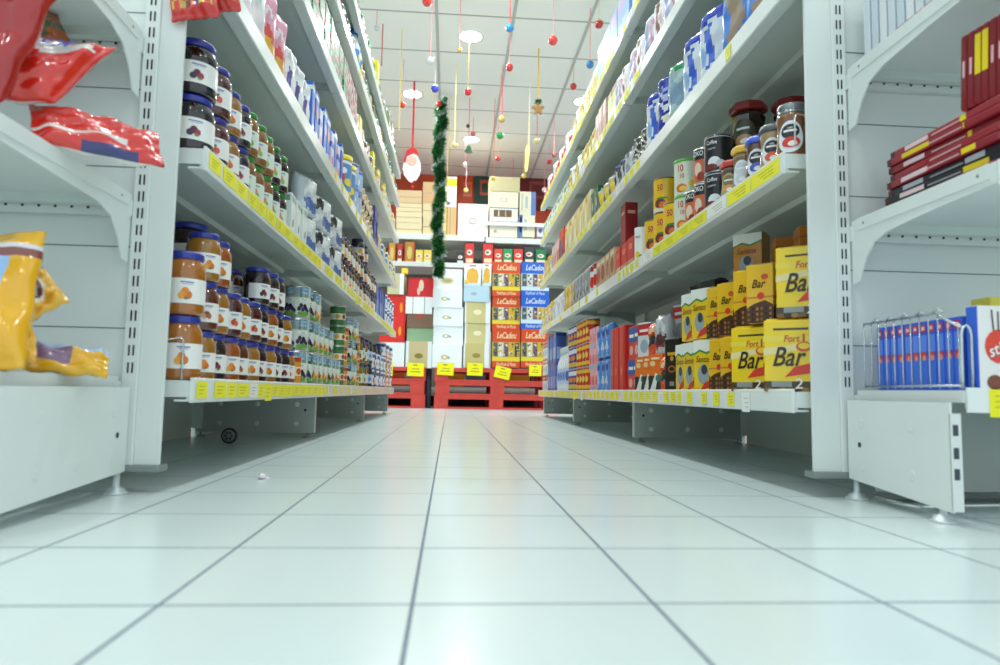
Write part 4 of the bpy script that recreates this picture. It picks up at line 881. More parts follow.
# right, third shelf
row('R', 2, 1.32, 1.60, ['brown_blue_bag'], 1, rz=.3)
row('R', 2, 1.62, 1.88, ['blue_white_bag'], 1, rz=.35)
row('R', 2, 1.88, 2.1, ['clear_green_bag', 'blue_pattern_bag'], 1, rz=.5)
one('R', 2, 2.19, 'blue_white_bag', .045, .4)
row('R', 2, 2.28, 2.42, ['black_white_bag'], 1, rz=.3)
row('R', 2, 2.42, 2.6, ['silver_foil'], 1, rz=.3)
row('R', 2, 2.62, 2.78, ['navy_pack'], 1, rz=.3)
row('R', 2, 2.8, 3.1, ['silver_yellow'], 1, rz=.3)
row('R', 2, 3.1, 3.28, ['green_pack'], 1)
row('R', 2, 3.3, 4.1, ['cereal_pale', 'cereal_yellow'], 1)
row('R', 2, 4.12, 4.3, ['red_black_box'], 1)
row('R', 2, 4.3, 4.7, ['pinkish'], 1)
row('R', 2, 4.72, 5.15, ['pale_blue_bag', 'yellow_wavy'], 1)
# right, fourth shelf
row('R', 3, 1.75, 2.3, ['white_lilac', 'white_brown'], 1, rz=.2)
row('R', 3, 2.32, 2.75, ['white_brown', 'white_lilac'], 1, rz=.1)
row('R', 3, 2.76, 2.95, ['lime_box'], 1)
row('R', 3, 2.96, 3.2, ['pinkish'], 1)
row('R', 3, 3.2, 3.6, ['yellow_pack'], 1)
row('R', 3, 3.62, 4.0, ['white_pack', 'yellow_pack'], 1)
row('R', 3, 4.02, 5.15, ['green_white', 'green_white', 'white_carton'], 1)
# right, top shelf
row('R', 4, 1.9, 2.55, ['blue_vivid', 'sky_box'], 1)
row('R', 4, 2.56, 3.1, ['sky_box'], 1)
row('R', 4, 3.12, 3.45, ['hicarton'], 1)
row('R', 4, 3.47, 3.9, ['white_pack', 'yellow_pack'], 1)
row('R', 4, 3.95, 5.15, ['red_small', 'white_pack', 'red_small'], 1)

# ------------------------------------------------------------------ goods on the end units
def tbag(name, w, d, cfun, A, B, tilt, seed, label, cat, text=None, tc=None, group=None, shear=0):
    """bag whose crimped ends lie at A and B; tilt leans its printed face upwards"""
    A, B = Vector(A), Vector(B); h = (B-A).length; up = (B-A).normalized()
    n = Vector((0, -math.cos(tilt), math.sin(tilt))); n = (n-up*n.dot(up)).normalized()
    xa = (-n).cross(up)*1.0
    M = Matrix(((xa.x, -n.x, up.x, A.x), (xa.y, -n.y, up.y, A.y), (xa.z, -n.z, up.z, A.z), (0, 0, 0, 1)))
    mb = MB(); sack(mb, w, d, h, cfun, 26, 34, seed, .05, True, True, .0035); mb.v = [(x, y, z-shear*x*max(0, z)/h) for x, y, z in mb.v]
    r = empty(name); r.matrix_world = M
    mb.build('bag_body', r)
    if text:
        t = MB(); f = lambda u, v, l: ((u-.5)*w, -d/2*(max(0, 1-abs(2*u-1)**2.6))**.5-.005, v*h)
        for (s_, u, v, su, sv, ro) in text: t.text(f, s_, u, v, su, sv, pr(tc), 1, .2, ro)
        t.v = [(x, y, z-shear*x*z/h) for x, y, z in t.v]; t.build('lettering', r)
    tag(r, label, cat, group); return r
_fo = {}
def FO(c):
    if c not in _fo: _fo[c] = mat(c, .16, coat=1, noise=.1, scale=25, bump=.5)
    return _fo[c]
def red_c(u, v, s):
    if s == 1 and v < .97: return FO('#e6e2dc')
    if abs(u-.20)+abs(v-.64)*.5 < .16: return FO('#eceae6')
    if (u-.45)**2/.02+(v-.28)**2/.012 < 1: return FO('#7c7f78')
    return FO('#e02a1c')
def red_d(u, v, s):
    if s == 1: return FO('#e6e2dc')
    if .35 < v < .8 and u > .84: return FO('#262a6e')
    if .66 < u < .74 and v < .7: return FO('#e8e4de')
    return FO('#dd281c')
def red_e(u, v, s): return FO('#b01a1c') if not (abs(u-.35) < .1 and .45 < v < .85) else FO('#e0c6c8')
def yel_a(u, v, s):
    if v > .88 or v < .12: return FO('#f4b80e')
    if .84 < v: return FO('#e9e4ea')
    if .78 < v: return FO('#8c4a42')
    if u > .82: return FO('#f2b310')
    if (u-.4)**2/.03+(v-.55)**2/.01 < 1: return FO('#c93a44')
    if v < .35: return FO('#e8c21a') if u > .5 else FO('#b23a34')
    return FO('#9fc4f0')
def yel_b(u, v, s):
    q = ((u-.5)/.5)**2+((v-.45)/.5)**2
    if q < .16: return FO('#7ea6cc')
    if q < .32: return FO('#7a4030')
    if q < .46: return FO('#ece6dc')
    return FO('#f2b40c')
def yel_c(u, v, s):
    if s == 0 and .2 < u < .8 and .15 < v < .6: return FO('#8a6a8c')
    if u < .25: return FO('#aac8ee')
    return FO('#f1b60e')
RC = 'red crisp bags on the left end shelf'
tbag('crisp_bag', .108, .045, red_c, at(-45, 66, .93), at(86, 74, 1.0), .2, 3, 'red crisp bag with blue-on-white lettering, lying on left end shelf', 'crisp bag', [('Kar', .20, .64, .2, .22, -PI/2)], '#3a5ab8', RC, shear=.85)
tbag('crisp_bag', .085, .032, red_d, at(30, 122, .97), at(160, 150, 1.07), .5, 4, 'lowest red crisp bag with navy patch, its tip poking past the left upright', 'crisp bag', None, None, RC)
tbag('crisp_bag', .12, .05, red_e, at(-48, 95, .90), at(30, -40, .93), .1, 5, 'dark red crisp bag leaning upright at the left picture edge', 'crisp bag', None, None, RC)
tbag('crisp_bag', .1, .04, lambda u, v, s: FO('#b0521a') if (int(u*7)+int(v*6)) % 3 else FO('#4c5a1e'), at(-20, 50, 1.12), at(62, 24, 1.14), .3, 6, 'small orange and green bag half hidden behind the red crisp bags', 'crisp bag')
YC = 'yellow corn snack bags on the lowest left end shelf'
tbag('snack_bag', .16, .05, yel_a, at(-42, 372, .90), at(-16, 236, .95), .1, 8, 'upright yellow and light blue snack bag cut by left picture edge', 'snack bag', None, None, YC)
tbag('snack_bag', .075, .03, yel_b, at(6, 305, .97), at(56, 284, 1.0), .3, 9, 'yellow snack bag end with brown and white rainbow arch', 'snack bag', None, None, YC)
tbag('snack_bag', .05, .028, yel_c, at(12, 352, 1.0), at(108, 366, 1.06), .7, 10, 'flat yellow snack bag lying with its tip towards left upright', 'snack bag', None, None, YC)
tbag('snack_bag', .06, .03, lambda u, v, s: FO('#f2b310') if (v > .7 or u > .75 or u < .2) else FO('#c8404a'), at(14, 368, .95), at(10, 322, .97), .1, 11, 'small yellow and red snack bag below the rainbow arch bag', 'snack bag', None, None, YC)
def candy(u, v, s):
    k = (int(u*9)*7+int(v*9)*5) % 6
    if v > .88 or v < .1 or u < .08 or u > .92: return FO('#d01c14')
    return FO(['#d42a1c', '#e8b21c', '#5a2d6e', '#e05a1c', '#7a1a14', '#caa04a'][k])
CG = 'red candy bags hanging above the left dark jam jars'
tbag('candy_bag', .085, .03, candy, at(190, -45, 1.22), at(196, 19, 1.2), .0, 12, 'red candy bag hanging over left upright, the nearer one', 'candy bag', None, None, CG)
tbag('candy_bag', .07, .03, candy, at(216, -45, 1.25), at(222, 12, 1.24), .0, 13, 'red candy bag hanging over left shelf corner, the farther one', 'candy bag', None, None, CG)

# right end unit: white booklets on the third shelf
xs = .659+.055+.026
for i in range(13):
    m_ = MB(); yy = 1.165-.0235*i; c = ['#d9e2ea', '#cfdbe6', '#e6ebef'][i % 3]
    m_.box(0, -.009, 0, .17, .009, .15+.006*(i % 2), pr(c), .0015)
    m_.box(-.0006, -.0085, .008, .0001, .0085, .018, pr('#c8303c')) if i > 3 else None
    m_.box(-.0006, -.0085, .11, .0001, .0085, .135, pr('#28333c')) if i in (6, 7, 10) else None
    if i > 3: m_.box(-.0008, -.004, .004, .0001, .004, .009, pr('#1d2a44'))
    o = m_.build('booklet', loc=(xs+.018, yy, .8012)); o.rotation_euler = (.0, 0, 0)
    tag(o, 'white packaged booklet standing on upper right end shelf, %s from the upright' % ORD[i], 'booklet', 'white booklets on the upper right end shelf')
# red, yellow and black packets on the second shelf
RG = 'stacked packets on the right end shelf'
stack = [('#a0182c', '#e8c818', 0), ('#16161a', '#ecd41a', 1), ('#1c1c22', '#b8bcc4', 1), ('#8e1626', '#ecd41a', 0), ('#9a1a2a', '#a01c2c', 0), ('#86141f', '#e8c818', 0), ('#961828', '#e8cc1a', 0), ('#9a1a2a', '#ecd41a', 0)]
for i, (c, c2, k) in enumerate(stack):
    m_ = MB(); L = .25; hh = .0125
    m_.box(0, -L/2, 0, .15, L/2, hh, pr(c), .002)
    m_.box(-.0006, -L/2+.012+.01*i, .002, .0001, -L/2+.07, hh-.002, pr(c2))
    m_.box(-.0006, .02+.008*(i % 3), .0025, .0001, .085, hh-.0025, pr(c2 if i % 2 == 0 else '#e8ccd0'))
    m_.box(-.0004, -.05, .004, .0001, .02, .0065, pr('#d8a8ac' if not k else '#9a9ea6'))
    m_.box(-.0006, L/2-.012, .001, .0001, L/2-.002, hh-.001, pr('#4a0c14'))
    o = m_.build('chocolate_packet', loc=(.762+.003*(i % 3), 1.01-.002*i, .5068+.0132*i)); o.rotation_euler.z = .02*((i*3) % 4-1.5)
    tag(o, 'flat %s packet stacked on right end shelf, %s from the bottom' % ('black' if k else 'red', ORD[i]), 'packet', RG)
m_ = MB(); m_.box(-.04, -.02, 0, .08, .09, .012, pr('#2c2f86'), .002)
tag(m_.build('chocolate_packet', loc=(.85, 1.03, .5068+.0132*8)), 'navy and white flat packet topping the stack on right end shelf', 'packet', RG)
for i in range(6):
    m_ = MB(); m_.box(0, -.00575, 0, .12, .00575, .115, pr('#9c1826'), .002)
    m_.box(-.0005, -.0048, .003, .0001, .0048, .112, pr('#7e121e')); m_.box(-.0008, -.002, .05, .0001, .002, .075, pr('#e0b8bc'))
    if i in (2, 3): m_.box(-.0009, -.005, .045, .0001, .005, .105, pr('#ecd41a'))
    o = m_.build('chocolate_packet', loc=(.762+.001*i, .942-.0125*i, .5068+.0132*8+.0015)); o.rotation_euler = (.06, 0, .05)
    tag(o, 'dark red packet standing upright over the stack, %s from left' % ORD[i], 'packet', 'red packets standing above the stack')
m_ = MB(); m_.box(-.03, -.02, 0, .05, .05, .022, pr('#17181b'), .006); m_.box(-.032, -.022, -.012, .052, .052, 0, pr('#b4202a'), .003)
tag(m_.build('packet_box', loc=(.80, .868, .5195)), 'black and red box at the front of right end shelf', 'box')
# blue stick biscuit boxes
def stick_box():
    m_ = MB(); d, h, L = .0178, .113, .075
    m_.box(0, -d/2, 0, L, d/2, h, pr('#2f5fd6'), .0012)
    m_.box(-.0005, -d/2+.001, h*.06, .0001, d/2-.001, h*.48, pr('#3f74e4')); m_.box(-.0005, -d/2+.002, h*.56, .0001, d/2-.002, h*.8, pr('#5d8cf0'))
    f = lambda u, v, l: (-.0005-.0003*l, (.5-u)*d, v*h)
    m_.rect(f, .2, .84, .85, .95, pr('#d8304a'), 1); m_.rect(f, .35, .87, .7, .92, pr('#f2dce0'), 2)
    m_.disc(f, .5, .5, .4, .06, pr('#d8402c'), 1); m_.disc(f, .6, .47, .22, .04, pr('#e89a8a'), 2)
    return m_.build('biscuit_box')
sb = stick_box()
for i in range(11):
    o = sb if i == 0 else sb.copy()
    if i: C.objects.link(o)
    o.location = (xs+.026, 1.165-.0188*i, .1932)
    tag(o, 'blue chocolate stick box on lowest right end shelf, %s from the upright' % ORD[i], 'biscuit box', 'blue stick biscuit boxes')
m_ = MB(); w_, d_, h_ = .075, .022, .125
m_.box(0, -d_/2, 0, w_, d_/2, h_, pr('#eceae8'), .0012); m_.box(-.0005, -d_/2+.0005, .001, .0001, d_/2-.0005, h_-.001, pr('#3a6ae0'))
f = lambda u, v, l: (u*w_, -d_/2-.0005*l, v*h_)
m_.disc(f, .42, .52, .3, .2, pr('#e23a1c'), 1)
for q in range(6): m_.quad(f, [(.3+.1*q, .7), (.33+.1*q, .7), (.30+.13*q, .95-.02*(q % 2)), (.27+.13*q, .95-.02*(q % 2))], pr('#4a2a1e'), 2)
m_.text(f, 'sticks', .5, .52, .3, .2, pr('#f4f0ee'), 3, .2, .35); m_.text(f, 'sticks', .508, .512, .3, .2, pr('#2a2420'), 2, .2, .35)
m_.disc(f, .3, .1, .16, .09, pr('#7a3a24'), 2); m_.disc(f, .62, .2, .12, .08, pr('#8a4a2c'), 2)
tag(m_.build('biscuit_box', loc=(xs+.026, .948, .1935)), 'white-fronted chocolate stick box with red disc, nearest of the row', 'biscuit box')
m_ = MB(); m_.box(-.03, -.02, 0, .03, .02, .15, pr('#d6c83a'), .001); m_.disc(lambda u, v, l: ((u-.5)*.06, -.02-.0004*l, v*.15), .5, .8, .2, .1, pr('#5f7f9a'), 1)
tag(m_.build('biscuit_box', loc=(xs+.138, 1.03, .1935)), 'yellow-topped carton behind the chocolate stick boxes', 'carton')
# chrome fence and dividers
def wire_fence():
    m_ = MB(); y0, y1, x, z = .945, 1.18, xs+.006, .195
    m_.tube([(x, y1, z+.118), (x, 1.0, z+.118), (x, .945, z+.092)], .0022, CHROME)
    m_.tube([(x, y1, z+.006), (x, .945, z+.006)], .0018, CHROME)
    for i in range(12): yy = y1-.0209*i; zt = .118 if yy > 1.0 else .118-.026*(1.0-yy)/.055; m_.tube([(x, yy, z+.002), (x, yy, z+zt)], .0011, CHROME, 6)
    for i in range(5):
        yy = 1.15-.038*i; m_.tube([(x-.004, yy, z+.118), (x-.002, yy-.008, z+.125), (x+.002, yy-.016, z+.118)], .0018, CHROME, 6)
    pts = [(x, .945, z+.002), (x, .945, z+.08), (x+.002, .945, z+.09), (x+.008, .945, z+.095), (x+.014, .945, z+.09), (x+.016, .945, z+.08), (x+.016, .945, z+.002)]
    m_.tube(pts, .0022, CHROME)
    o = m_.build('wire_fence'); tag(o, 'chrome wire fence in front of the blue stick boxes', 'wire divider')
wire_fence()
def divider(x, y, z, hh, label):
    m_ = MB(); m_.tube([(x, y, z), (x, y, z+hh*.75), (x+.006, y+.004, z+hh*.92), (x+.03, y+.02, z+hh), (x+.034, y+.02, z+hh*.9), (x+.034, y+.02, z)], .0017, CHROME)
    tag(m_.build('shelf_divider'), label, 'wire divider', 'chrome shelf dividers')
divider(fx('L', 1.25)-.055, 1.243, .1915, .075, 'chrome wire divider before the amber jars beside left upright')
divider(fx('R', 1.25)+.015, 1.243, .6665, .07, 'chrome wire divider before the glass coffee jar beside right upright')
# things on the floor
m_ = MB(); rg = random.Random(4); vs = []; 
m_.ball((0, 0, .004), .0075, mat('#eeeaf0', .5, noise=.1, scale=200, bump=.6), 8, .5)
m_.v = [(x*(1+rg.uniform(-.25, .25)), y*(1+rg.uniform(-.3, .3)), max(0, z*(1+rg.uniform(-.3, .5)))) for x, y, z in m_.v]
m_.add([(.005, -.002, .0005), (.014, .001, .0005), (.012, .006, .003), (.004, .005, .004)], [(0, 1, 2, 3), (3, 2, 1, 0)], mat('#e8d4e4', .5))
p = at(262, 479, 1.0); t_ = .18/(.18-p.z); pf = Vector(EYE)+(p-Vector(EYE))*t_
tag(m_.build('paper_scrap', loc=(pf.x, pf.y, 0)), 'small crumpled pinkish white paper scrap on the floor tiles', 'paper scrap')
m_ = MB(); q = Matrix.Rotation(PI/2, 4, 'X')
m_.lathe([(.012, -.008), (.022, -.009), (.0245, -.006), (.0245, .006), (.022, .009), (.012, .008)], 36, mat('#1c1e1f', .5), q)
m_.lathe([(.0135, .0085), (.0195, .0092), (.0195, .0098), (.0135, .0098)], 30, mat('#8d9494', .4, .6), q, cap=False)
for i in range(6):
    T = q @ Matrix.Rotation(i*PI/3, 4, 'Z'); m_.box(-.0015, .003, .0085, .0015, .018, .0098, mat('#8d9494', .4, .6), 0, T)
m_.lathe([(.0045, .0085), (.0045, .011), (.0005, .0115)], 16, mat('#8d9494', .4, .6), q)
tag(m_.build('caster_wheel', loc=(-.695, 2.25, .0247)), 'small black caster wheel with grey spokes lying under left rack', 'wheel')
m_ = MB()
m_.tube([(.735, 1.14, .012), (.737, 1.08, .010), (.745, 1.05, .010), (.83, 1.06, .010)], .0035, CHROME)
m_.tube([(.745, 1.05, .0105), (1.2, 1.10, .0105)], .0028, CHROME)
m_.tube([(.75, 1.13, .0065), (1.2, 1.16, .0065)], .0028, mat('#5a5f60', .4, .6))
tag(m_.build('wire_hanger'), 'bent chrome wire frame lying under right end unit', 'wire frame')

# ------------------------------------------------------------------ back of the aisle
YB = 6.85
def P2(x, y, Y=YB): return at(x, y, Y)
def bbox(px0, py0, px1, py1, dep, name, label, cat, base, prints=(), group=None, Y=YB, ry=0, bev=.002, txt=None):
    a, b = P2(px0, py1, Y), P2(px1, py0, Y); w, h = b.x-a.x, b.z-a.z
    mb = MB(); mb.box(-w/2, -dep/2, 0, w/2, dep/2, h, mat(base, .45, noise=.03), bev)
    pm(mb, w, dep, h, prints)
    o = mb.build(name, loc=((a.x+b.x)/2, Y+dep/2, a.z)); o.rotation_euler.z = ry
    tag(o, label, cat, group); return o
RED = mat('#cf443a', .65, noise=.22, scale=14)
def pallet(xl, zb, wid, y0, label, blocks=(0, .5, 1)):
    r = empty('pallet', (xl+wid/2, y0+.4, zb)); tag(r, label, 'pallet', 'stacked red pallets')
    for i, yy in enumerate((0, .355, .70)):
        m_ = MB(); m_.box(-wid/2, -.4+yy, 0, wid/2, -.4+yy+.1, .018, RED, .002); m_.build('bottom_board', r)
        m_ = MB(); m_.box(-wid/2, -.4+yy, .096, wid/2, -.4+yy+.1, .114, RED, .002); m_.build('stringer_board', r)
        for q in blocks:
            m_ = MB(); x = -wid/2+q*(wid-.14); m_.box(x, -.4+yy, .018, x+.14, -.4+yy+.1, .096, RED, .003); m_.build('block', r)
    for i in range(7):
        m_ = MB(); m_.box(-wid/2, -.4+.117*i, .114, wid/2, -.4+.117*i+.098, .135, RED, .002); m_.build('deck_board', r)
xl = at(434, 400, YB).x; ORDB = ['bottom', 'middle', 'top']
for t in range(3):
    pallet(xl+.01*(t % 2), .1365*t, 1.24, YB, 'red wooden pallet of the right stack, %s one' % ORDB[t])
for t in range(3):
    pallet(at(425, 400, YB).x-1.2-.01*(t % 2), .1365*t, 1.2, YB, 'red wooden pallet of the left stack, %s one' % ORDB[t])
ZP = .411
ZP_PY = 362.5
def pile(px0, px1, ys, cols, name, labels, cat, dep, group, prints=None, Y=YB+.01, jit=1):
    for i in range(len(ys)-1):
        y1, y0 = ys[i], ys[i+1]; a = at(px0, y1, Y); b = at(px1, y0, Y)
        w = b.x-a.x; h = b.z-a.z-.0015
        mb = MB(); mb.box(-w/2, -dep/2, 0, w/2, dep/2, h, mat(cols[i], .45, noise=.02), .002)
        pp = prints[i] if prints else []
        pm(mb, w, dep, h, pp)
        o = mb.build(name, loc=((a.x+b.x)/2+jit*.004*((i*7) % 3-1), Y+dep/2+.012*((i*5) % 3), a.z)); o.rotation_euler.z = jit*.03*(((i*3) % 4)-1.5)/1.5
        tag(o, labels[i], cat, group if len(ys) > 2 else None)
base_y = at(0, 0, 1) and None
def zpy(z, Y, px=460):   # image row of a height at depth Y (used only to line piles up on the pallets)
    lo, hi = 0., 600.
    for _ in range(40):
        m = (lo+hi)/2
        if at(px, m, Y).z > z: lo = m
        else: hi = m
    return lo
y0p = zpy(ZP+.001, YB+.01)
# white pastry cartons
wl = lambda c: [('F', 'd', .42, .45, .12, .1, '#c8b878'), ('F', 'd', .42, .45, .06, .06, '#f4f2e4', 3), ('F', 'd', .56, .43, .04, .06, '#a8b0a8'), ('R', 'r', .0, .0, .02, 1, '#a0aab0')]
pile(432.5, 463, [y0p, 344.5, 325.5, 307, 288.5, 269], ['#eef3f6']*5, 'pastry_carton', ['white carton with small gold crest, %s of its pile' % x for x in ('bottom', 'second from bottom', 'middle', 'second from top', 'top')], 'carton', .3, 'white cartons with gold crests', [wl(0), wl(0), wl(0), wl(0), [('F', 'd', .5, .42, .22, .16, '#d4c694'), ('F', 'd', .5, .42, .14, .08, '#a8a478', 3)]])
gd = [('F', 'r', .06, 0, .82, 1, '#c9bd7c'), ('F', 'd', .5, .5, .16, .1, '#a08a3c', 3)]
gb = [('F', 'r', .06, 0, .82, 1, '#cfc488'), ('F', 'd', .5, .5, .16, .12, '#efe6c0', 3)]
pile(464, 490, [y0p, 343.5, 322.5, 301.5, 286], ['#e9eff2', '#e9eff2', '#e9eff2', '#b9d6e6'], 'pastry_carton', ['gold-fronted white carton at the bottom of its pile', 'gold-fronted white carton, second in its pile', 'gold-fronted white carton below the light blue one', 'light blue carton on the gold-fronted pile'], 'carton', .3, 'gold-fronted cartons', [gd, gb, gb, [('F', 'd', .4, .5, .12, .1, '#9fb4c4')]])
PAN = [('F', 'q', [(.2, .12), (.8, .12), (.86, .45), (.78, .72), (.5, .82), (.22, .72), (.14, .45)], '#e8a526'), ('F', 'r', 0, 0, 1, .14, '#cfe0ea', 3), ('F', 'r', .3, .88, .7, .95, '#d85a6a'), ('F', 'd', .15, .2, .12, .1, '#f0cc3a', 3)]+[('F', 'r', .26+.12*i, .14, .3+.12*i, .72, '#f4cf62', 4) for i in range(5)]
pile(464, 481.3, [285.8, 264], ['#f4f6f8'], 'cake_carton', ['white cake carton with golden dome cake, left one'], 'cake carton', .18, None, [PAN], jit=0)
pile(482, 491.5, [285.8, 263.5], ['#f4f6f8'], 'cake_carton', ['white cake carton with golden dome cake, right one'], 'cake carton', .18, None, [PAN], jit=0)
# pasta display cartons
def pasta(c1, c2, w1, w2):
    pp = [('F', 'r', 0, .0, 1, .17, c1), ('F', 'r', 0, .17, 1, .30, c2), ('F', 'r', 0, .66, 1, 1, c1), ('F', 'r', 0, .28, 1, .66, '#c9b84a' if c1[1] == 'd' else '#b8cde0')]
    rg = random.Random(len(w1)+ord(c1[2]))
    cs = ['#5b5f66', '#d9dad2', '#7a5a7a', '#d9a81c', '#36453c', '#a8b060']
    for i in range(5):
        u0 = .04+.192*i
        pp.append(('F', 'r', u0, .29, u0+.16, .65, cs[i % 6], 2))
        for q in range(7): pp.append(('F', 'd', u0+.03+.1*rg.random(), .32+.29*rg.random(), .035, .03, rg.choice(['#f0ede0', '#2e3340', '#d8b43a', '#6f4a3a', '#8f9a5a', '#4a3a6a']), 3+q % 3))
    pp += [('F', 't', w1, .5, .83, .19, .23, '#f6e6b4' if c1[1] == 'd' else '#dfeafa', .3), ('F', 't', w2, .5, .09, .10, .13, '#f8dcb0' if c1[1] == 'd' else '#cfe4fa', .3)]
    return pp
RP = pasta('#d84a1c', '#e8d03a', 'LeCadou', 'Panificati di Pasta'); BP = pasta('#1f5fc8', '#cfe0f4', 'LeCadou', 'Panificati di Pasta')
pile(492, 520.5, [y0p, 329.3, 295.8, 262], ['#c93f1a']*3, 'pasta_carton', ['orange-red picture carton, %s of the left pile' % x for x in ORDB], 'carton', .26, 'orange-red picture cartons', [RP]*3, jit=.3)
pile(521, 549.5, [y0p, 329.3], ['#c93f1a'], 'pasta_carton', ['orange-red picture carton below the two blue ones'], 'carton', .26, None, [RP], jit=.3)
pile(521, 549.5, [329.0, 295.8, 262], ['#1f5fc8']*2, 'pasta_carton', ['blue picture carton, lower of two', 'blue picture carton, upper of two'], 'carton', .26, 'blue picture cartons', [BP]*2, jit=.3)
# left pile
pile(406, 433, [y0p, 341.5, 327.5, 313.5, 297], ['#e4eaec', '#8fb08a', '#7c5f4a', '#eef1f4'], 'pastry_carton', ['white carton with beige front, bottom of left gift pile', 'pale green carton under the brown one', 'brown carton with red emblem', 'white carton with two black cords'], 'carton', .3, 'cartons of the left gift pile',
     [[('F', 'r', .12, 0, .84, 1, '#c9b98a'), ('F', 'd', .5, .45, .16, .1, '#8c7a3a', 3)], [], [('F', 'q', [(.25, 1), (.75, 1), (.5, .55)], '#b4472a')], [('F', 'r', .26, 0, .28, 1, '#3a3a3a'), ('F', 'r', .7, 0, .72, 1, '#3a3a3a')]])
pile(408, 433.5, [296.8, 278], ['#cf1f28'], 'gift_box', ['bright red gift box with white figure on left pile'], 'gift box', .28, None, [[('F', 'd', .52, .6, .1, .3, '#e8d4b8'), ('F', 'd', .42, .3, .06, .2, '#e8c8c0'), ('F', 'q', [(.0, .92), (1, .92), (1, 1), (0, 1)], '#a8141c')]], jit=0)
pile(380, 405.5, [y0p, 342.5], ['#e9eef0'], 'pastry_carton', ['plain white carton half hidden by left rack'], 'carton', .3, None, None)
pile(380, 406, [342.2, 319.5, 294.5], ['#dd2a22']*2, 'red_carton', ['plain bright red carton, lower one, beside left rack', 'plain bright red carton, upper one, beside left rack'], 'carton', .3, 'red cartons beside the left rack', [[('F', 'd', .8, .5, .06, .2, '#f0a02a'), ('F', 'r', .93, 0, .96, 1, '#b81c18')]]*2)
pile(388, 405, [294, 273.5], ['#c8c49a'], 'pastry_carton', ['beige carton on top of the red cartons'], 'carton', .28, None, [[('F', 'r', .75, 0, 1, 1, '#eef0ee'), ('F', 'r', .3, .3, .34, .9, '#7a8a80')]])
pile(402, 408, [273.3, 268], ['#f0d83a'], 'small_carton', ['small yellow carton on the beige carton'], 'carton', .1, None, None)
# price cards on the pallets
def card(px0, py0, px1, py1, rot, label):
    a, b = at(px0, py1, YB-.012), at(px1, py0, YB-.012); w, h = b.x-a.x, b.z-a.z
    m_ = MB(); m_.box(-w/2, -.0015, -h/2, w/2, .0015, h/2, mat('#f6ee10', .5, noise=.02))
    f = lambda u, v, l: ((u-.5)*w, -.0016-.0004*l, (v-.5)*h)
    m_.rect(f, .35, .8, .6, .86, INK, 1); m_.rect(f, .3, .52, .75, .57, pr('#8c8a1c'), 1); m_.rect(f, .22, .3, .8, .36, pr('#8c8a1c'), 1)
    o = m_.build('price_card', loc=((a.x+b.x)/2, YB-.012, (a.z+b.z)/2)); o.rotation_euler.y = rot
    tag(o, label, 'price card', 'yellow price cards on the red pallets')
card(384, 363, 393, 376, 0, 'yellow price card half hidden by left rack'); card(407, 363, 424, 376, .02, 'yellow price card on left pallet stack under the beige-fronted carton')
card(437, 363, 454, 375, .04, 'yellow price card below the white crest cartons'); card(467, 363, 483, 375.5, .02, 'yellow price card below the gold-fronted cartons')
card(494.5, 367, 510.5, 378.5, .22, 'tilted yellow price card below the orange-red cartons'); card(529, 365, 541.5, 376, 0, 'yellow price card nearest right rack')
m_ = MB(); a = at(427, 408, 7.0); m_.tube([(a.x+.01, 7.0, 0), (a.x+.01, 7.0, .43)], .028, mat('#4a5560', .5), 16)
tag(m_.build('floor_post', loc=(0, 0, 0)), 'dark grey post between the two pallet stacks', 'post')

# wall rack behind the pallets
r = empty('wall_rack', (.2, 8.3, 0)); tag(r, 'white steel rack along the back behind the pallets', 'shelving rack')
def wb(name, x0, y0, z0, x1, y1, z1, m_):
    q = MB(); q.box(x0-.2, y0-8.3, z0, x1-.2, y1-8.3, z1, m_, .002); q.build(name, r)
YS = 7.75
zt = lambda py: at(470, py, YS).z
wb('back_panel', -1.6, 8.38, .1, 2.3, 8.40, 2.0, mat('#6d6f66', .7, noise=.05, scale=3))
for xx in (-1.2, .44, 2.0): wb('upright', xx, 8.26, 0, xx+.05, 8.32, 2.0, STEELG)
wb('top_shelf', -1.5, YS, zt(241), at(489.5, 0, YS).x, 8.3, zt(235.5), STEEL); wb('top_shelf', at(490.5, 0, YS).x, YS, zt(242), 2.2, 8.3, zt(236.5), STEEL)
wb('middle_shelf', -1.5, YS, zt(268), 2.2, 8.3, zt(263.3), STEEL)
wb('guard_rail', at(489, 0, YS).x, YS-.02, zt(224.8), 2.2, YS-.005, zt(221.2), mat('#eef2f4', .4))
wb('base_shelf', -1.5, YS, .12, 2.2, 8.3, .22, STEEL)
wb('price_strip', -1.5, YS-.006, .15, 2.2, YS-.001, .2, RAIL)
wb('kick_panel', -1.5, YS+.1, 0, 2.2, YS+.12, .12, DARK)
BACKN = {}
def bk(px0, py0, px1, py1, col, label, prints=(), cat='carton', name='storage_carton', group=None, dep=.3, Y=YS+.03):
    return bbox(px0, py0, px1, py1, dep, name, label, cat, col, prints, group, Y)
yt, ym = zpy(zt(235.5)+.001, YS+.03), zpy(zt(263.3)+.001, YS+.03)
yt2 = zpy(zt(236.5)+.001, YS+.03)
TAPE = [('F', 'r', 0, .46, 1, .52, '#b89f72')]
CG2 = 'beige storage cartons on the back rack top'
KR = '#dccb9e'
ysL = [190.5, 203, 211.5, 222.5, yt]
for i in range(4): bk(396, ysL[i]+.3, 422, ysL[i+1], ['#d8b98c', '#e2d2a6', '#e4d6ac', '#e2d4aa'][i], 'flat beige carton at back rack top left, %s of four' % ['top', 'second', 'third', 'bottom'][i], TAPE, group=CG2)
for i, (a_, b_) in enumerate(((182.5, 203.5), (203.8, 217.5), (217.8, yt))): bk(422.5, a_, 440, b_, ['#cda672', KR, KR][i], 'beige carton behind the garland, %s of three' % ['top', 'middle', 'bottom'][i], TAPE, group=CG2)
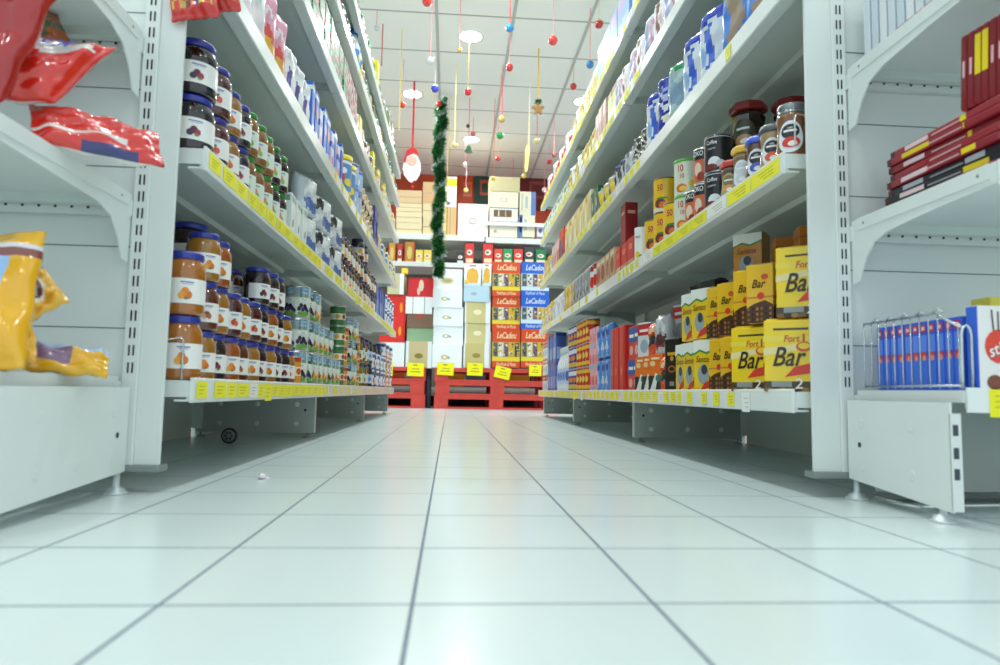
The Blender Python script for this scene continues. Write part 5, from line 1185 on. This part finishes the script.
bk(440.5, 207, 446.5, yt, KR, 'narrow beige carton just right of the garland', TAPE); bk(446.8, 207, 456.5, yt, '#d2b078', 'tan carton under the yellow-topped packet', [('F', 'r', .3, 0, .36, 1, '#a8845a')])
bk(444.5, 177, 457, 206.7, '#f2f2f4', 'tall white packet with yellow top beside the garland', [('F', 'r', 0, .68, 1, .95, '#f2c81c'), ('F', 'd', .3, .12, .2, .06, '#7a5a8a')], 'packet', dep=.15)
LOGO = lambda v=.45: [('F', 'd', .48, v, .13, .1, '#7f8488'), ('F', 'd', .48, v, .11, .075, '#ebe9dc', 3)]
bk(457.5, 204.5, 488.5, yt, '#e9e8dc', 'large white carton with oval mark on back rack top', LOGO(.47))
bk(489.5, 177.5, 520, 191.5, '#c9bf92', 'khaki carton topping the pile right of the white carton', [], group=CG2)
bk(489.5, 191.8, 518.5, 208, '#e6e2c4', 'cream carton with oval mark under the khaki one', LOGO(.5)+[('F', 'r', 0, 0, 1, .06, '#6a7fa8')], group=CG2)
bk(489.5, 208.3, 518, 221.6, '#e9e6d0', 'cream carton with brown picture behind the guard rail', [('F', 'r', .14, .35, .78, .85, '#6a5238'), ('F', 'r', .3, .4, .34, .8, '#e0d8c0', 3), ('F', 'r', .55, .4, .58, .8, '#c8bca0', 3)], group=CG2)
bk(489.5, 221.9, 517.5, yt2, '#e4e2cc', 'cream carton with blue band, bottom of the pile', [('F', 'r', 0, .72, 1, 1, '#5c76a8'), ('F', 'd', .2, .35, .06, .1, '#a8a890')], group=CG2)
BB = [('F', 'r', .7, 0, 1, 1, '#4f70b0'), ('F', 'r', .35, .3, .5, .8, '#a8b4b8'), ('F', 'r', .1, .2, .2, .9, '#b8bcb0')]
bk(519.5, 192, 536, 215, '#dedcc0', 'upper cream carton with blue side stripe', BB, group=CG2); bk(518.2, 215.3, 535, yt2, '#dedcc0', 'lower cream carton with blue side stripe', [('F', 'r', 0, 0, .25, 1, '#4f70b0')]+BB[1:], group=CG2)
bk(537, 224.9, 543.5, yt2, '#d8dce8', 'small white and violet tin at the right end of back shelf', [('F', 'd', .5, .5, .3, .2, '#5a5aa8')], 'tin', dep=.1)
# middle shelf of the wall rack
MS = 'coloured cartons on the back rack middle shelf'
mid = [(388, 396, 243, '#c8962a', 'gold carton on back middle shelf, hard by left rack'), (397, 402.5, 244, '#c0381e', 'red carton on back middle shelf, leftmost visible'), (404, 415, 242, '#b8862a', 'tall gold and red carton on back middle shelf'), (415.5, 423, 250, '#f2dc6a', 'yellow carton with white patch, left of two'), (423.5, 431.5, 250, '#f0d860', 'yellow carton with white patch, right of two'),
       (456.5, 464, 252, '#26343a', 'small charcoal and white carton on back middle shelf'), (465, 474, 243.5, '#d8302c', 'tall red carton between grey gap and charcoal carton'), (483, 493, 243.5, '#dc3430', 'tall red carton above the cake cartons'), (494, 502.5, 249, '#e0462e', 'red carton with white oval on back middle shelf'),
       (503, 512.5, 249, '#2f9a5a', 'bright green carton on back middle shelf'), (513.5, 523, 249, '#dc3c2c', 'red carton right of the bright green one'), (524, 534.5, 247, '#3a3c40', 'dark grey carton on back middle shelf'), (535.5, 546, 250, '#1c7a4c', 'deep green carton nearest right rack')]
for x0, x1, yy, c, lb in mid:
    pp = [('F', 'd', .5, .55, .32, .14, '#f0ece4'), ('F', 'd', .45, .55, .18, .07, '#3f8a50' if c in ('#dc3430', '#e0462e', '#d8302c') else '#c8503a', 3), ('F', 'r', .1, .05, .9, .25, '#e8e0b8' if c != '#26343a' else '#d8dcdc')]
    if 'gold' in lb: pp = [('F', 'r', 0, 0, .12, 1, '#b8301c'), ('F', 'r', .88, 0, 1, 1, '#b8301c'), ('F', 'd', .5, .5, .25, .3, '#d8c870')]
    bk(x0, yy, x1, ym, c, lb, pp, 'carton', 'food_carton', MS, .12, YS+.02)
# goods glimpsed through the pallets
m_ = None
for x0, x1, c, lb in ((441, 465, '#c8861a', 'amber carton seen through the right pallets, left one'), (466, 486, '#5a6478', 'grey-blue packet seen through the right pallets'), (506, 530, '#c07a1c', 'amber carton seen through the right pallets, right one'), (531, 541, '#5a4a50', 'dark packet seen through the right pallets'), (389, 404, '#c8521c', 'orange packet seen through the left pallets')):
    a, b = at(x0, 388, YS+.02), at(x1, 370, YS+.02); q = MB(); wdt = b.x-a.x; q.box(-wdt/2, 0, 0, wdt/2, .2, .17, mat(c, .5), .003); pm(q, wdt, 0, .17, [('F', 'r', .1, .1, .9, .3, '#d8d4c8')])
    tag(q.build('food_carton', loc=((a.x+b.x)/2, YS+.02, .2215)), lb, 'carton')
# posters on the back wall
for x0, y0, x1, y1, c, c2, lb in ((474, 172, 491, 205, '#1c4438', '#c8442a', 'dark green poster with red frame on the back wall'), (519, 172, 548, 210, '#6e1418', '#8e3a30', 'dark red poster at the right of the back wall'), (458, 174, 473, 206, '#c24a22', '#d86a3a', 'orange poster beside the dark green one')):
    a, b = at(x0, y1, 9.08), at(x1, y0, 9.08); q = MB(); wd, hg = b.x-a.x, b.z-a.z; q.box(0, 0, 0, wd, .01, hg, mat(c, .6))
    f = lambda u, v, l: (u*wd, -.001*l, v*hg)
    q.rect(f, .35, .3, .95, .75, pr(c2), 1); q.rect(f, .45, .38, .85, .66, pr(c), 2)
    tag(q.build('wall_poster', loc=(a.x, 9.08, a.z)), lb, 'poster')

# ------------------------------------------------------------------ hanging decorations
CZ = 3.1
def ceil_y(py): return 682*2.92/(389-py)
RIB = {'red': '#d8242c', 'pink': '#f08a94', 'gold': '#e0b83a', 'white': '#f0e6da', 'yellow': '#efe06a'}
def ribbon(mb, x, y, z0, x1, col, wd=.006):
    m_ = mat(RIB[col], .4, coat=.3, noise=0)
    mb.box(-wd/2, -.0006, 0, wd/2, .0006, CZ-z0-.001, m_, 0, Matrix.Shear('XY', 4, ((x1-x)/(CZ-z0), 0)))
def orn(px, py, rpx, col, rib, ptop, label, Y=None, fancy=None, pxtop=None):
    Y = Y or ceil_y(ptop); p = at(px, py, Y); rad = rpx*Y/F_PX
    r = empty('bauble', p); b = MB()
    gm = mat(col, .2, .25, coat=1, noise=.04)
    b.ball((0, 0, 0), rad, gm, 10); b.build('ball', r)
    c = MB(); c.lathe([(rad*.22, rad*.93), (rad*.22, rad*1.15), (.0005, rad*1.2)], 12, mat('#d8c27a', .3, .8)); c.build('cap', r)
    q = MB(); ribbon(q, 0, 0, p.z+rad*1.2, (at(pxtop, ptop, Y).x-p.x) if pxtop else 0, rib, .005)
    o = q.build('ribbon', r); o.location = (0, 0, rad*1.2)
    if fancy:
        k = MB(); k.ball((0, 0, 0), rad*1.01, mat(fancy, .3, coat=1), 10); k.v = [(x, y, z) for x, y, z in k.v]
        k.f = [f for f in k.f if sum(k.v[i][2] for i in f)/len(f) > rad*.25]; k.mi = k.mi[:len(k.f)]; k.sm = k.sm[:len(k.f)]; k.build('glitter_patch', r)
    tag(r, label, 'ornament', 'hanging baubles over the aisle')
orn(427, 1.5, 5.2, '#e02a20', 'pink', -60, 'red bauble cut by the picture top, above the silver one', 4.4)
orn(430.5, 60.5, 4, '#d8dcde', 'pink', -20, 'silver bauble on a pink ribbon left of the aisle', 4.8, pxtop=433)
orn(435, 88.5, 4.2, '#2f3fc0', 'white', 50, 'blue and white bauble above the green garland', fancy='#e8eaf6')
orn(376.5, 28, 2.8, '#c8ccd2', 'pink', 0, 'small silver bauble near left top shelf', 5.1)
orn(402.5, 105, 3.2, '#d83028', 'pink', 50, 'small red bauble left of the round lamp')
orn(459.5, 50, 2.6, '#d8b84a', 'pink', -20, 'small gold bauble beside the nearest round lamp', 4.9)
orn(468, 92, 3.8, '#d42028', 'gold', 20, 'red bauble below the nearest round lamp')
orn(454.5, 145, 2.8, '#e6cf7a', 'yellow', 52, 'pale gold bauble right of the garland')
orn(509.8, 28, 4.5, '#2a86c8', 'red', -40, 'sky blue bauble on a red ribbon near the picture top', 4.6)
orn(509.5, 67.5, 4, '#cc2028', 'pink', -10, 'red bauble right below the sky blue one', 4.95)
orn(502, 119, 3.6, '#d8bc6a', 'red', 50, 'gold bauble above the green one')
orn(500, 135.5, 3.8, '#1f9a4c', 'pink', 60, 'green bauble hanging mid aisle')
orn(553, 40.5, 5, '#e2382c', 'pink', -50, 'large red bauble alone on a pink thread', 4.5)
orn(590, 64.5, 4.2, '#2278b8', 'pink', -10, 'sky blue bauble beside right top shelf', 4.9)
orn(573.5, 86.5, 3.6, '#d02a2a', 'gold', 50, 'red bauble below left of the right blue bauble')
orn(599, 24, 4.8, '#b8222a', 'gold', -50, 'dark red and gold bauble touching right top cartons', 4.5, fancy='#c8ae6a')
orn(537, 140.5, 3.3, '#d8cc92', 'red', 62, 'cream bauble under the gingerbread ornament')
orn(498, 158.5, 2.6, '#d8382c', 'pink', 104, 'tiny red bauble at mid height')
orn(493.5, 178.5, 2.6, '#e6c83a', 'red', 87, 'yellow bauble before the khaki carton')
orn(513, 180, 2.8, '#2b37c8', 'red', 150, 'small royal blue bauble')
orn(544.5, 190, 2.8, '#eef0ee', 'pink', 146, 'white bauble near right rack end')
orn(466, 190.5, 2.8, '#ecd27a', 'pink', 150, 'cream gold bauble lowest of its string')
orn(465, 165, 2.5, '#f0ece4', 'pink', 130, 'white bauble under the green bell')
orn(524, 176, 2.8, '#d8cc5a', 'yellow', 140, 'gold bauble under the yellow paper')
orn(468, 126, 2, '#1c1e1e', 'white', 87, 'tiny black bauble beneath the red one')
orn(549.5, 162, 2.7, '#c8202c', 'pink', 128, 'small red bauble nearest right rack, lower one'); orn(554, 155, 2.3, '#b81c2c', 'pink', 108, 'small red bauble nearest right rack, upper one')
orn(473, 134, 2.6, '#d86a7a', 'red', 108, 'rose bauble above the green bell')
# bell
Y = 6.6; p = at(468.5, 152, Y); r = empty('bell_ornament', p); b = MB(); s_ = 4*Y/F_PX
b.lathe([(s_*1.15, 0), (s_*.95, s_*.35), (s_*.75, s_*1.0), (s_*.5, s_*1.5), (s_*.1, s_*1.8)], 24, mat('#1f7a52', .3, coat=1)); b.build('bell', r)
b = MB(); ribbon(b, 0, 0, p.z+s_*1.8, 0, 'red'); o = b.build('ribbon', r); o.location.z = s_*1.8
tag(r, 'green bell ornament below the farthest round lamp', 'ornament')
# gingerbread with pine top
Y = 5.55; p = at(538, 107, Y); r = empty('gingerbread_ornament', p); u = Y/F_PX
b = MB(); br = mat('#a8824a', .7, noise=.15, scale=80)
outline = []
for k in range(40):
    a = 2*PI*k/40; rad = 5.2*(1+.45*math.cos(5*(a-PI/2)))*.95; outline.append((rad*u*math.cos(a)*.95, rad*u*math.sin(a)-2*u))
b.poly(outline, -.012, .012, br, 'xz'); b.build('gingerbread_star', r)
b = MB(); rg = random.Random(5)
for k in range(120):
    a = rg.uniform(0, 2*PI); e = rg.uniform(-1, 1); L = 5*u*rg.uniform(.6, 1); c0 = Vector((0, 0, 5.5*u)); d = Vector((math.cos(a)*math.cos(e), math.sin(a)*math.cos(e), math.sin(e)))
    b.tube([c0, c0+d*L], .0035, mat('#1f5a34', .6), 3, .3)
b.build('pine_sprig', r)
b = MB(); ribbon(b, 0, 0, p.z+9*u, 0, 'gold', .012); o = b.build('ribbon', r); o.location.z = 9*u
tag(r, 'gingerbread star ornament with green sprig on a gold ribbon', 'ornament')
# felt oval with a red top
Y = 6.3; p = at(412, 165, Y); r = empty('felt_decoration', p); u = Y/F_PX
def rnd(n, a, b_, z, mt_, y0, y1, nm, cx=0, wob=0, seed=0):
    rg = random.Random(seed); q = MB(); q.poly([((cx+a*(1+wob*rg.uniform(-1, 1))*math.cos(2*PI*i/n))*u, (z+b_*(1+wob*rg.uniform(-1, 1))*math.sin(2*PI*i/n))*u) for i in range(n)], y0, y1, mt_, 'xz'); return q.build(nm, r)
WH = mat('#e9ecee', .6, noise=.15, scale=90); SK = mat('#e8b8a4', .6)
rnd(34, 9, 14.5, -2.5, WH, -.008, .008, 'felt_oval', 0, .08, 3); rnd(24, 5, 5, 4, SK, -.014, -.008, 'pink_patch')
q = MB(); q.poly([(-8*u, 6*u), (-9*u, 3*u), (-6.5*u, 2*u), (-5*u, 9*u), (2*u, 12.5*u), (7*u, 9*u), (5*u, 15.5*u), (-1*u, 18*u), (-6*u, 14*u)], -.018, -.006, mat('#d41f24', .6, noise=.1), 'xz'); q.build('red_top', r)
q = MB(); q.tube([(1*u, 0, -17*u), (1*u, 0, -23*u)], .004, mat('#d8242c', .5), 6); q.ball((1*u, 0, -23*u), 1.6*u, mat('#d8242c', .6), 6); q.build('tassel', r)
b = MB(); ribbon(b, 0, 0, p.z+17*u, 0, 'red', .018); o = b.build('ribbon', r); o.location.z = 17*u
tag(r, 'flat fluffy white oval with red top hanging on a red ribbon', 'hanging decoration')
# yellow paper streamer
Y = 6.9; u = Y/F_PX; p = at(526, 172, Y); q = MB(); vs = []
for i in range(13):
    t = i/12; tw = .9*math.sin(t*3.2); wd = 3.4*u*(.12+max(0, math.sin(PI*(t*.93+.04)))**.8*(.6+.5*t))
    for s_ in (-1, 1): vs.append((s_*wd*math.cos(tw)+1.6*u*t, s_*wd*math.sin(tw), t*29*u))
q.add(vs+[(x, y+.002, z) for x, y, z in vs], [(2*i, 2*i+1, 2*i+3, 2*i+2) for i in range(12)]+[(26+2*i+2, 26+2*i+3, 26+2*i+1, 26+2*i) for i in range(12)], mat('#efe07a', .5), True)
r = empty('paper_streamer', p); q.build('yellow_paper', r); b = MB(); ribbon(b, 0, 0, p.z+29*u, 0, 'yellow'); o = b.build('ribbon', r); o.location = (1.6*u, 0, 29*u)
tag(r, 'twisted pale yellow paper streamer hanging mid aisle', 'paper streamer')
# garland
Yg = 6.55; a, b_ = at(440.5, 104, Yg), at(437.5, 276, Yg)
r = empty('tinsel_garland', b_); r_g = r; L = a.z-b_.z; rg = random.Random(9); G = [mat('#0f4a2c', .45, noise=.1), mat('#1c7a3c', .4), mat('#62b93e', .4)]
q = MB(); q.tube([((a.x-b_.x)*i/20+.008*math.sin(i*.9), 0, L*i/20) for i in range(21)], .03, G[0], 10)
sv = MB(); SVM = mat('#dfe9e6', .35, .2, coat=1, noise=.15, scale=60)
for k in range(11000):
    t = rg.random(); z = t*L; a_ = rg.uniform(0, 2*PI); cx = (a.x-b_.x)*t+.012*math.sin(z*9); rad = .072+.014*math.sin(z*34+a_)
    ph = (a_-z*26) % (2*PI); white = ph < 1.5 and (z*3.1) % 1 > .12 and rg.random() < .8
    d = Vector((math.cos(a_), math.sin(a_), rg.uniform(-.5, .5))); c0 = Vector((cx, 0, z)); e = c0+d*rad*rg.uniform(.75, 1.12); sd = Vector((-d.y, d.x, rg.uniform(-1, 1))).normalized()*.007
    (sv if white else q).add([c0+d*.02+sd, c0+d*.02-sd, e], [(0, 1, 2)], SVM if white else (G[2] if rg.random() < .14 else G[rg.random() < .35]))
q.build('tinsel', r); sv.build('silver_strand', r)
q = MB()
for z0, c in ((L+.03, '#1c6a3a'), (L-.02, '#d4342c'), (L+.06, '#dfe4e2')): q.ball((-.03 if c[1] == 'd' and c[2] == '4' else .03, -.05, z0), .028, mat(c, .4), 8)
q.build('top_ornament', r)
q = MB(); ribbon(q, 0, 0, b_.z+L, 0, 'white'); o = q.build('ribbon', r); o.location = (a.x-b_.x, 0, L)
tag(r, 'long dark green tinsel garland wound with a silver strand', 'garland')
q = MB(); q.box(-.004, -.0006, 0, .004, .0006, CZ-b_.z-.35, mat(RIB['yellow'], .4), 0)
tag(q.build('hanging_ribbon', loc=(at(446, 230, 6.6).x, 6.6, b_.z+.35)), 'plain yellow ribbon hanging right beside the garland', 'ribbon')
for px, pt, pb, col, lb in ((399, 17, 130, 'yellow', 'plain yellow ribbon hanging beside left top shelf'), (381.5, 13, 66, 'red', 'plain red ribbon ending at the olive foil bags'), (529, 57, 145, 'white', 'plain white ribbon left of the gingerbread ornament')):
    Y = ceil_y(pt); z = at(px, pb, Y).z; q = MB(); q.box(-.004, -.0006, 0, .004, .0006, CZ-z-.001, mat(RIB[col], .4, noise=0))
    tag(q.build('hanging_ribbon', loc=(at(px, pb, Y).x, Y, z)), lb, 'ribbon')
finish_labels()
